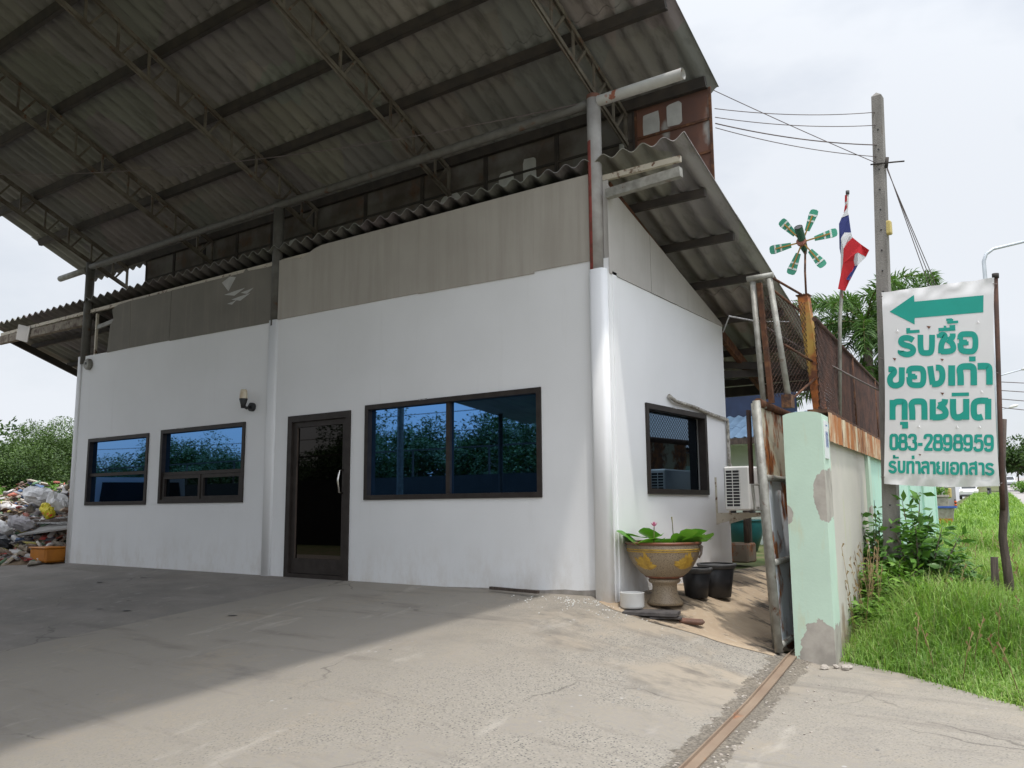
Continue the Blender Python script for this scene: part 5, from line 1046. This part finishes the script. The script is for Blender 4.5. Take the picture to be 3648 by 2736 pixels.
# palms behind the fence
def palm(base, h, label, seed, lean=(0, 0), nf=15, L=1.7):
    g = np.random.default_rng(seed); t = thing('palm_tree', label, 'palm tree', base, 'palms behind the mesh fence'); b = Vector(base); top = b+Vector((lean[0], lean[1], h))
    MB().tube([b, b.lerp(top, .5), top], [.13, .1, .085], 12).build('trunk', M['bark'], t)
    for f in range(nf):
        az = 2*PI*f/nf*1.62+g.uniform(-.2, .2); el = R(g.uniform(-5, 75)); ln = L*g.uniform(.8, 1.05); pts = []; p = Vector(top); e = el
        for k in range(15): pts.append(Vector(p)); p = p+Vector((math.cos(az)*math.cos(e), math.sin(az)*math.cos(e), math.sin(e)))*ln/14; e -= R(7.5)
        P = []; D = []
        for k in range(2, 15):
            d = (pts[k]-pts[k-1]).normalized(); sd = d.cross(Vector((0, 0, 1))).normalized(); up = sd.cross(d)
            for _ in range(16): a = g.uniform(0, 2*PI); q = pts[k-1].lerp(pts[k], g.uniform(0, 1)); P.append(q); D.append(tuple(d*.55+sd*math.cos(a)*.9+up*math.sin(a)*.7))
        P = np.array(P); D = np.array(D); D /= np.linalg.norm(D, axis=1)[:, None]; n = len(P); kk = np.repeat(np.arange(13), 16); l = .33*np.sin(np.clip((kk+1.5)/14, .12, 1)*PI*.86)[:, None]*g.uniform(.8, 1.1, n)[:, None]
        a = np.cross(D, g.normal(size=(n, 3))); a /= np.linalg.norm(a, axis=1)[:, None]; w = .02; droop = np.array([0, 0, -.06])
        V = np.stack([P-a*w*.5, P+a*w*.5, P+D*l*.6+a*w*.6, P+D*l+droop, P+D*l*.6-a*w*.6], 1).reshape(-1, 3); bI = np.arange(n)[:, None]*5
        F = np.concatenate([bI+np.array([[0, 1, 2, 4]]), bI+np.array([[4, 2, 3, 3]])[:, [0, 1, 2, 2]]]) if False else np.concatenate([bI+np.array([[0, 1, 2]]), bI+np.array([[0, 2, 4]]), bI+np.array([[4, 2, 3]])])
        fr = npmesh('frond', V, F, M['palm'], t, np.repeat(np.clip(g.uniform(.0, .6, n)+.35*math.sin(el), 0, 1), 5))
        MB().tube(pts, [.016*(1-k/16) + .003 for k in range(15)], 5).build('rachis', M['stem'], fr)
palm((.05, 10.6, G(.05, 10.6)), 4.65, 'feathery palm rising behind the flag and mesh fence', 31, (.0, 0), 30, 1.95)
palm((.1, 11.2, G(.1, 11.2)), 5.0, 'palm whose crown shows above the banner', 33, (.75, 0), 20, 1.4)
palm((-.55, 11.5, G(-.5, 11.5)), 3.3, 'lower dark palm behind the fence', 34, (.25, 0), 22, 1.8)

# ------------------------------------------------------------------ behind the alley
HO = thing('neighbour_house', 'low white house with blue tiled roof at the end of the alley', 'house', (-2, 10, 0))
mb = MB(); rows = 12; vs = []
for k in range(rows+1):
    y = 8.5+k*.3; z = 2.08+k*.14
    for q, dz in ((0, 0), (0, .03)): vs += [(-5.0, y, z+dz-(.03 if q else 0)), (.3, y, z+dz)]
corr(-5.0, .2, [8.4, 9.0, 9.6], lambda x, y: 2.14+(np.asarray(y)-8.4)*.42+0*np.asarray(x), .2, .02, .01, M['blueroof'], 'roof', HO)
MB().box((-4.9, 8.36, 2.02), (.2, 8.4, 2.14)).build('fascia', M['darkwood'], HO)
MB().box((-4.8, 9.0, -.1), (.0, 9.12, 2.3)).build('wall', M['housewall'], HO)
MB().box((-2.05, 8.97, 1.22), (-1.75, 8.995, 1.5)).build('window', M['glassblack'], HO)
MB().box((-4.8, 8.45, 2.03), (.15, 8.99, 2.06)).build('soffit', M['housewall'], HO)
tag(MB().box((-7, 9.75, 2.3), (-1.2, 9.8, 3.75)).build('blue_screen', M['bluedark'], loc=(-2, 9.75, 2.7)), 'dark blue sheet screen rising behind the blue tiled roof', 'screen')
t = thing('rear_beams', 'dark steel crossbeams and posts under the rear of the lower roof', 'beam', (-1, 4.5, 2.5))
MB().bar((-6, 4.75, 2.55), (.8, 4.75, 2.55), .08, .14).build('beam', M['steel'], t); MB().bar((-.6, 3.1, 2.6), (.7, 4.7, 2.75), .06, .1).build('brace', M['steel'], t); MB().bar((-2.5, 3.2, 3.0), (.6, 3.9, 2.72), .06, .1).build('brace', M['steel'], t)
MB().tube([(-1.9, 4.95, 0), (-1.9, 4.95, 2.5)], .045, 8).build('post', M['steel'], t)
t = thing('water_jar', 'large teal glazed water jar in the alley', 'jar', (-1.36, 7.05, .05))
MB().lathe((-1.36, 7.05, .06), [(0, 0), (.2, 0), (.27, .2), (.33, .42), (.3, .5), (.31, .53), (.27, .53), (.25, .45)], 28).build('body', M['teal'], t)
MB().lathe((-1.36, 7.05, .06), [(.285, .49), (.315, .51), (.315, .54), (.26, .54)], 28).build('rim', M['teal'], t)
x, y = -.40, 4.35; z = G(x, y)+.02
t = thing('planter', 'stained square concrete planter at the rear wall corner', 'planter', (x, y, z))
MB().rbox((x-.17, y-.17, z), (x+.17, y+.17, z+.27), .02).build('tub', m_gate('stained_planter', (.3, .22, .17), (.22, .17, .13), .5), t)
MB().box((x-.145, y-.145, z+.271), (x+.145, y+.145, z+.274)).build('soil', M['soil'], t)
MB().tube([(x+.1, y, z+.25), (x+.1, y, z+.9)], .045, 8).build('stump', M['darkwood'], t)
tag(MB().lathe((.12, 5.9, G(.1, 5.9)+.02), [(0, 0), (.2, .0), (.26, .08), (.2, .2), (.06, .25), (0, .25)], 14).build('sack', M['sackgrey'], loc=(.12, 5.9, 0)), 'grey full sack slumped on the alley floor', 'sack')
tag(MB().obox((.1, 5.0, G(.1, 5)+.05), (.35, .22, .05), .5).build('scrap_board', M['board'], loc=(.1, 5, 0)), 'dark flat scrap board on the alley floor', 'board')
tag(MB().bar((-.95, 6.2, .1), (-.95, 6.2, 1.25), .05, .05).bar((-.5, 6.2, .1), (-.5, 6.2, 1.25), .05, .05).bar((-1.0, 6.2, .8), (-.45, 6.2, .8), .05, .04).build('stand', M['steel'], loc=(-.7, 6.2, .1)), 'dark steel stand in the alley before the teal jar', 'stand')

# ------------------------------------------------------------------ left: scrap heap and trees
def jpile():
    g = np.random.default_rng(8); V = []; F = []; C = []
    pal = np.array([(.45, .05, .04), (.4, .1, .06), (.55, .48, .12), (.07, .17, .36), (.75, .74, .72), (.12, .26, .14), (.62, .6, .58), (.5, .48, .47), (.3, .27, .24), (.22, .13, .08), (.16, .1, .075), (.1, .09, .085), (.4, .33, .24), (.33, .27, .2), (.5, .4, .28), (.25, .16, .1), (.7, .68, .66), (.06, .07, .09), (.35, .32, .33), (.55, .5, .42)])
    for k in range(5200):
        x = -11.2-abs(g.normal(0, 3.2)); y = g.uniform(-.6, 6.5); h = 1.25*sstep(-.75, 2.0, y)*sstep(-10.9, -12.4, x)+.25*math.sin(x*1.9)*math.cos(y*1.3)*sstep(0, 2, y); h = max(0, h)
        if y < -.3-.06*(x+11) and x > -12: continue
        z = G(x, y)+h*g.uniform(.75, 1.05)+.02; sz = g.uniform(.06, .3)*np.array([g.uniform(.5, 2.4), g.uniform(.12, .8), g.uniform(.03, .28)]); m = np.array(Matrix.Rotation(g.uniform(0, 6.3), 3, 'Z')@Matrix.Rotation(g.normal(0, .45), 3, 'X')@Matrix.Rotation(g.normal(0, .45), 3, 'Y'))
        b = np.array([(-1, -1, -1), (1, -1, -1), (1, 1, -1), (-1, 1, -1), (-.8, -.8, 1), (.8, -.7, 1), (.7, .8, 1), (-.8, .6, 1)])*sz/2*g.uniform(.7, 1.2, (8, 3)); o = len(V)*8
        V.append(b@m.T+np.array([x, y, z])); F.append(np.array([(3, 2, 1, 0), (4, 5, 6, 7), (0, 1, 5, 4), (1, 2, 6, 5), (2, 3, 7, 6), (3, 0, 4, 7)])+o)
        c = pal[g.integers(0, len(pal))]*g.uniform(.6, 1.1); C.append(np.tile(np.append(c, 1), (8, 1)))
    return npmesh('scrap_heap', np.concatenate(V), np.concatenate(F), M['junkmix'], jcol=np.concatenate(C))
tag(jpile(), 'heap of mixed scrap and rubbish beyond the left end of the white wall', 'scrap heap', kind='stuff')
xs_ = np.linspace(-24, -11.0, 40); ys_ = np.linspace(-.6, 8, 30); X, Y = np.meshgrid(xs_, ys_); Z = gz(X, Y)+1.12*sstep(-.75, 2.0, Y)*sstep(-10.9, -12.4, X)+.0-.02
i = (np.arange(29)[:, None]*40+np.arange(39)).ravel(); tag(npmesh('dirt_mound', np.stack([X, Y, Z], -1).reshape(-1, 3), np.stack([i, i+1, i+41, i+40], 1), M['soil'], smooth=True), kind='structure')
t = thing('crate', 'orange plastic crate on the ground by the left wall end', 'crate', (-11.3, -.08, G(-11.3, -.1)))
zc = G(-11.3, -.1)+.02; MB().rbox((-11.62, -.25, zc), (-11.06, .12, zc+.25), .03).build('body', M['orange'], t); MB().rbox((-11.64, -.27, zc+.235), (-11.04, .14, zc+.262), .012).build('rim', M['orange'], t)
def sack(x, y, z, s, rot, mat, name, label, group=None, cat='sack'):
    mb = MB(); n, m = 14, 9; vs = []; R3 = Matrix.Rotation(rot[2], 3, 'Z')@Matrix.Rotation(rot[1], 3, 'Y')@Matrix.Rotation(rot[0], 3, 'X'); rr = random.Random(int(abs(x*100+y*10)))
    for j in range(m+1):
        v = -1+2*j/m; rad = (1-abs(v)**3.2)**.5 if abs(v) < 1 else .0; rad = max(rad, .12)
        for i in range(n): a = 2*PI*i/n; k = rad*(1+.13*math.sin(3*a+j)+rr.uniform(-.2, .2)); vs.append(Vector((x, y, z))+R3@Vector((s[0]*v, s[1]*k*math.cos(a), s[2]*k*math.sin(a))))
    fs = [(j*n+i, j*n+(i+1) % n, (j+1)*n+(i+1) % n, (j+1)*n+i) for j in range(m) for i in range(n)]+[tuple(range(n)), tuple(range(m*n, m*n+n))]
    mb.add(vs, fs, 0, False); return tag(mb.build(name, mat, loc=(x, y, z)), label, cat, group)
SG = 'filled sacks on the scrap heap'
sack(-13.0, .9, 1.0, (.34, .17, .15), (0, .5, .3), M['sackwhite'], 'sack', 'whitish sack lying tilted above the brown patch of the scrap heap', SG)
sack(-12.75, .55, .85, (.2, .1, .1), (0, .7, .2), M['sackyellow'], 'sack', 'bright yellow and red printed sack on the scrap heap', SG)
sack(-13.9, .9, 1.15, (.42, .22, .16), (0, .1, .1), M['sackwhite'], 'sack', 'large white sack topmost at the left of the scrap heap', SG)
sack(-13.7, .1, .5, (.38, .2, .15), (0, .15, -.1), M['sackwhite'], 'sack', 'pale sack low on the left of the scrap heap', SG)
sack(-12.9, .15, .62, (.35, .15, .12), (0, .2, .2), M['sackgrey'], 'sack', 'grey sack just below the yellow and red one', SG)
sack(-13.0, -.25, .22, (.36, .22, .2), (0, .05, .3), M['sackblack'], 'rubbish_bag', 'black rubbish bag at the foot of the scrap heap', cat='rubbish bag')
sack(-11.45, 1.0, .62, (.26, .25, .3), (0, 1.2, .2), M['sackwhite'], 'sack', 'white upright sack right against the left wall end', SG)
PG = 'planks on the scrap heap'
for k in range(9): a = -12.9+.05*k; tag(MB().bar((a-.5, .3+.08*k, .62+.015*k), (a+1.3, .5+.1*k, .62+.05*k), .05, .025).build('plank', M['wood'] if k % 3 else M['bare'], loc=(a, .4, .6)), 'long pale plank in the bundle lying across the scrap heap', 'plank', PG)
tag(MB().prism([(-12.7, .0, .38), (-11.1, .15, .52), (-11.05, .6, .6), (-12.6, .5, .55)], (0, 0, .03)).build('sheet', M['greywall'], loc=(-12, .3, .4)), 'flat grey sheet sticking out of the scrap heap below the planks', 'sheet')
g = 'trees beyond the scrap heap'
tree('broadleaf_tree', 'tallest round green tree close behind the wall end', (-30.2, 10.5, .1), 4.55, (3.4, 3.4, 2.6), 70000, .095, M['leaf'], 41, g, 36)
tree('broadleaf_tree', 'lower green tree at the left picture edge', (-27.8, 5.6, .0), 3.3, (2.5, 2.5, 1.9), 42000, .095, M['leaf'], 42, g, 34)
tree('broadleaf_tree', 'darker green tree half hidden by the white wall', (-28.5, 12.6, .1), 4.5, (2.8, 2.8, 2.4), 40000, .1, M['leafdark'], 43, g, 40)
tree('broadleaf_tree', 'dark tree filling the gap behind the others', (-35, 9, .1), 3.9, (3.5, 3.5, 2.2), 5000, .24, M['leafdark'], 44, g, 26)
for k, (x, y, h, l) in enumerate(((-19.5, 5.2, 1.6, 'bright green bush directly behind the scrap heap'), (-23.5, 6.5, 1.5, 'wide green bush behind the heap near the wall end'), (-22.0, 3.2, 1.25, 'low yellowish bush behind the heap at the picture edge'), (-26.5, 9.5, 1.9, 'bush between the heap and the tall tree'))):
    b = thing('bush', l, 'bush', (x, y, G(x, y)), 'bushes behind the scrap heap'); P, d, ti, cen = clumps((x, y, h*.5), (1.6, 1.5, h*.62), 20, 12000, .45, 60+k); leafmesh('foliage', P, .085, M['shrubl'] if k % 2 == 0 else M['leaf'], b, ti, .6, 2, d); MB().tube([(x, y, 0), (x, y, h*.6)], .05, 6).build('stem', M['bark'], b)
mb = MB()
for k in range(2): tag(MB().tube(sag((-60, 30, 7.0+.5*k), (-26, 13, 4.2+.25*k), 10, .3), .02, 5).build('power_line', M['wire'], loc=(-40, 20, 6)), ('upper', 'lower')[k]+' of two thin power lines over the left trees', 'wire', 'power lines over the left trees')

# ------------------------------------------------------------------ right: far roadside
def lamp(x, y, h, arm, label, seed=0):
    z = G(x, y); t = thing('street_lamp', label, 'street lamp', (x, y, z), 'street lamps along the road'); ax = Vector((arm[0], arm[1], 0)); L_ = ax.length; u = ax/L_; top = Vector((x, y, h))
    pts = [Vector((x, y, z)), Vector((x, y, (h+z)/2)), top, top+Vector((0, 0, .25))+u*.1, top+Vector((0, 0, .42))+u*.35, top+Vector((0, 0, .42+.2*L_))+u*L_]
    MB().tube(pts, [.09, .08, .06, .055, .05, .045], 10).build('post', M['galv'], t); e = pts[-1]; d = (pts[-1]-pts[-2]).normalized()
    mb = MB().tube([e-d*.1, e+d*.25, e+d*.7, e+d*.95], [.06, .15, .16, .05], 12); mb.build('lamp_head', M['white'], t)
lamp(.84, 23.5, 8.7, (2.1, 1.5), 'nearest street lamp, its arm arching over the banner corner')
lamp(-3.1, 60.4, 9.3, (1.6, .6), 'middle distance street lamp with its head right of the banner')
lamp(-7.9, 100.5, 10.6, (1.4, .7), 'farthest street lamp, smallest head above the wooden post')
for k in range(4): tag(MB().tube(sag((-3, 60, 9.2-.6*k), (9.5, 63-k, 8.2-.9*k), 8, .15), .03, 5).build('road_wire', M['wire'], loc=(-3, 60, 9)), ['topmost', 'second', 'third', 'lowest'][k]+' of the wires crossing the sky right of the banner', 'wire', 'wires over the road')
g = 'trees along the far road'
tree('roadside_tree', 'large dark tree at the far right end of the road', (-6.6, 112, G(-6.6, 112)), 6.3, (3.4, 3.4, 2.6), 3600, .5, M['leafdark'], 51, g)
tree('roadside_tree', 'green tree nearer the right picture edge above the hedge', (-3.4, 106, G(-3.4, 106)), 6.4, (3.0, 3.0, 2.7), 3000, .45, M['leafdark'], 52, g)
tree('roadside_tree', 'hazy tree clump closing the far end of the road', (-13, 170, 3.9), 6.0, (6, 6, 2.6), 2200, .8, M['leafdark'], 53, g)
x, y = -4.9, 97; h = thing('hedge', 'clipped bright green hedge beyond the parked cars', 'hedge', (x, y, G(x, y))); P, d, ti, cen = clumps((x, y, G(x, y)+.55), (1.6, 2.5, .6), 26, 2400, .6, 70); leafmesh('foliage', P, .22, M['shrubl'], h, ti, .6, 2, d); MB().tube([(x, y, G(x, y)), (x, y, G(x, y)+.6)], .08, 6).build('stems', M['bark'], h)
def car(x, y, rz, mat, label, sc=1., group='cars parked along the road', lift=0):
    z = G(x, y)+.02; t = thing('parked_car', label, 'car', (x, y, z), group); t.rotation_euler = (0, 0, rz)
    def PB(mb, name, mt): 
        o = mb.build(name, mt); o.parent = t; return o
    side = [(-2.1, .35), (-2.15, .75), (-2.05, .95), (-1.0, 1.02), (2.05, 1.02), (2.15, .7), (2.1, .35)]
    PB(MB().prism([(a, -.85, b) for a, b in side], (0, 1.7, 0)), 'body', mat)
    cab = [(-1.05, 1.021), (-.5, 1.58), (.2, 1.66), (1.7, 1.62), (2.02, 1.021)]; PB(MB().prism([(a, -.72, b) for a, b in cab], (0, 1.44, 0)), 'cabin', mat)
    PB(MB().add([(1.8, -.62, 1.52), (1.8, .62, 1.52), (2.01, .66, 1.08), (2.01, -.66, 1.08)], [(0, 1, 2, 3)]), 'rear_window', M['glassblack']); t_ = t.children[-1]; t_.location = (.035, 0, .01)
    PB(MB().add([(-.98, -.66, 1.1), (-.98, .66, 1.1), (-.53, .6, 1.53), (-.53, -.6, 1.53)], [(0, 1, 2, 3)]), 'windscreen', M['glassblack']).location = (-.03, 0, .02)
    for sgn in (-1, 1):
        PB(MB().add([(-.8, sgn*.726, 1.08), (1.75, sgn*.726, 1.08), (1.55, sgn*.726, 1.52), (-.4, sgn*.726, 1.52)], [(0, 1, 2, 3)]), 'side_window', M['glassblack'])
        PB(MB().box((2.09, sgn*.72-.12, .72), (2.165, sgn*.72+.12, .95)), 'tail_light', M['red']); PB(MB().box((-2.16, sgn*.62-.16, .7), (-2.08, sgn*.62+.16, .86)), 'headlight', M['white'])
        for q in (-1.3, 1.35):
            w = PB(MB().tube([(q, sgn*.7, .33), (q, sgn*.88, .33)], .33, 18), 'wheel', M['rubber']); r = MB().tube([(q, sgn*.885, .33), (q, sgn*.89, .33)], .2, 14).build('rim', M['galv']); r.parent = w
    PB(MB().box((2.152, -.26, .55), (2.17, .26, .68)), 'number_plate', M['carwhite']); PB(MB().rbox((-2.2, -.8, .3), (-2.05, .8, .5), .03), 'bumper', M['rubber']); PB(MB().rbox((2.08, -.8, .3), (2.2, .8, .5), .03), 'bumper', M['rubber']); t.scale = (sc,)*3; return t
car(-11.5, 142, R(90+7), M['carsilver'], 'silver car parked facing away on the far road')
car(-9.9, 92, R(97), M['carwhite'], 'white car at the road edge partly behind the wooden post')
car(-14.55, -3.35, R(29), M['carsilver'], 'silver estate car in the yard seen mirrored in the leftmost window', group='cars in the yard', sc=1.2)
mbk = thing('motorbike', 'dark motorbike parked at the grass edge near the far road', 'motorbike', (-6.4, 79, G(-6.4, 79)))
zb = G(-6.4, 79)
for y in (-.62, .62): MB().tube([(-6.5, 79+y, zb+.3), (-6.4, 79+y, zb+.3)], .3, 16).build('wheel', M['rubber'], mbk)
MB().prism([(-6.55, 78.5, zb+.4), (-6.55, 79.6, zb+.55), (-6.55, 79.5, zb+.85), (-6.55, 78.6, zb+.75)], (.2, 0, 0)).build('frame', M['black'], mbk); MB().rbox((-6.58, 78.4, zb+.75), (-6.33, 79.0, zb+.88), .04).build('seat', M['rubber'], mbk); MB().tube([(-6.75, 79.5, zb+1.0), (-6.15, 79.5, zb+1.0)], .03, 8).build('handlebar', M['galv'], mbk)
for k, (x, y, l) in enumerate(((.03, 30.5, 'orange banded traffic marker post at the road edge'), (-7.9, 70.5, 'small orange marker far along the verge'))):
    z = G(x, y); t = thing('marker_post', l, 'marker post', (x, y, z), 'orange road markers'); hh = 1.15 if k == 0 else .8
    MB().tube([(x, y, z), (x, y, z+hh)], .075, 10).build('post', M['black'], t)
    for q in (.3, .62): MB().tube([(x, y, z+hh*q), (x, y, z+hh*(q+.2))], .09, 12).build('band', M['orangered'], t)
x, y = -1.5, 25.6; z = G(x, y)+.1
t = thing('trough', 'long low trough with blue rim and orange base beside the wall', 'trough', (x, y, z)); 
MB().prism([wp(25.2, -1.05, z), wp(26.1, -1.05, z), wp(26.2, -1.0, z+.55), wp(25.1, -1.0, z+.55)], Vector(wp(0, 1.05, 0))-Vector(wp(0, 0, 0))).build('body', M['stone'], t)
mb = MB(); wbox(mb, 25.05, 26.25, -1.08, .15, z+.552, z+.62); mb.build('rim', M['blue'], t)
mb = MB(); wbox(mb, 25.15, 26.1, -1.07, .01, z-.02, z+.2); mb.build('base', M['orange'], t)
t = thing('block_planter', 'square grey breeze block planter by the far wall', 'planter', wp(33, .3, G(-2.6, 32))); zz = G(-2.6, 32.2)
mb = MB(); wbox(mb, 32.6, 33.4, -1.1, -.4, zz, zz+.95); mb.build('blocks', mnoise('breeze_block', (.34, .31, .26), (.22, .2, .17), 9, .9), t); mb = MB(); wbox(mb, 32.55, 33.45, -1.14, -.36, zz+.952, zz+1.03); mb.build('coping', M['stone'], t)
FW = thing('far_fence', 'grey sheet fence and mint wall running along the verge far off', 'fence', wp(40, 0, 0)); 
for a, b, mt in ((17.1, 24, 'mintclean'), (24.05, 31.5, 'mintclean'), (34, 46, 'greywall'), (46.1, 60, 'greywall'), (60.1, 78, 'greywall')):
    mb = MB(); z = G(*PW(a, 0)[:2]); wbox(mb, a, b, -1.75, -1.6, z-.3, z+1.75+(b-a)*.02); mb.build('fence_panel', M[mt], FW)
mb = MB()
for a in (19, 22, 26, 29): z = G(*PW(a, 0)[:2]); wbox(mb, a, a+.12, -1.599, -1.58, z-.1, z+1.7)
mb.build('stripe', M['yellow'], FW)
t = tag(MB().rbox((-6.9, 58, G(-6.6, 58)+1.0), (-6.2, 58.5, G(-6.6, 58)+1.65), .04).build('yellow_box', M['yellow'], loc=(-6.5, 58.2, 2)), 'yellow box hung on the far grey fence', 'box')
b = thing('creeper', 'green creeper climbing the far grey fence', 'creeper', wp(38, 0, G(-4, 38))); P, d, ti, cen = clumps(wp(38, -1.4, G(-2.5, 38)+.9), (.7, 2.2, 1.0), 22, 1500, .5, 77); leafmesh('foliage', P, .16, M['shrubl'], b, ti, .6, 2, d); MB().tube([wp(38, -1.4, G(-2.5, 38)), wp(38, -1.4, G(-2.5, 38)+1.2)], .04, 6).build('stems', M['bark'], b)

# ------------------------------------------------------------------ across the yard, seen mirrored in the windows
g = 'trees across the yard mirrored in the windows'
lb = 'bushy tree across the yard in the row mirrored by the front windows'
t0 = tree('yard_tree', lb, (-14, -24, -.7), 5.0, (2.5, 2.5, 2.1), 12000, .15, M['leafmirror'], 81, g, 30)
for k in range(20): copy_tree(t0, (-16.5-2.5*k+random.uniform(-.6, .6), -24.5+random.uniform(-2, 2), -.7), lb, k*1.3, random.choice((.78, .85, .95, 1.0, 1.08, 1.2)))
SH = thing('yard_shed', 'low open shed roof on posts across the yard mirrored in the widest window', 'shed', (-5, -12, -.7))
MB().prism([(-11.0, -10.3, 3.78), (1, -10.3, 3.78), (1, -14, 3.4), (-11.0, -14, 3.4)], (0, 0, .05)).build('roof', M['asbestos'], SH)
for x in (-10.7, -6, -1): MB().tube([(x, -12.3, -.75), (x, -12.3, 3.55)], .07, 10).build('post', M['steel'], SH)
yw = thing('yard_wall', 'long dark block wall across the yard mirrored in the windows', 'wall', (-30, -18.5, -.8))
MB().box((-90, -18.7, -.9), (2, -18.5, 2.1)).build('wall_panel', M['greydark'], yw); MB().box((-90, -18.62, 3.17), (2, -18.56, 3.23)).build('top_rail', M['steel'], yw)
for x in range(-88, 2, 4): MB().box((x, -18.63, 2.1), (x+.06, -18.565, 3.165)).build('post', M['steel'], yw)
up = thing('power_pole', 'tall thin power pole behind the yard wall mirrored in the widest window', 'power pole', (-19, -33, -.7)); MB().tube([(-19, -33, -.7), (-19, -33, 9.5)], [.16, .1], 8).build('shaft', M['concpole'], up)
for z in (6.8, 7.8, 8.8): MB().bar((-19.8, -33, z), (-18.2, -33, z), .08, .08).build('crossarm', M['steel'], up)
for k, z in enumerate((5.6, 6.8, 7.8, 8.8)): tag(MB().tube(sag((-90, -30, z+1), (12, -33.5, z), 24, .6), .025, 4).build('yard_wire', M['wire'], loc=(-40, -32, z)), ['lowest', 'second lowest', 'second highest', 'highest'][k]+' of the wires beyond the yard wall mirrored in the windows', 'wire', 'wires beyond the yard wall')
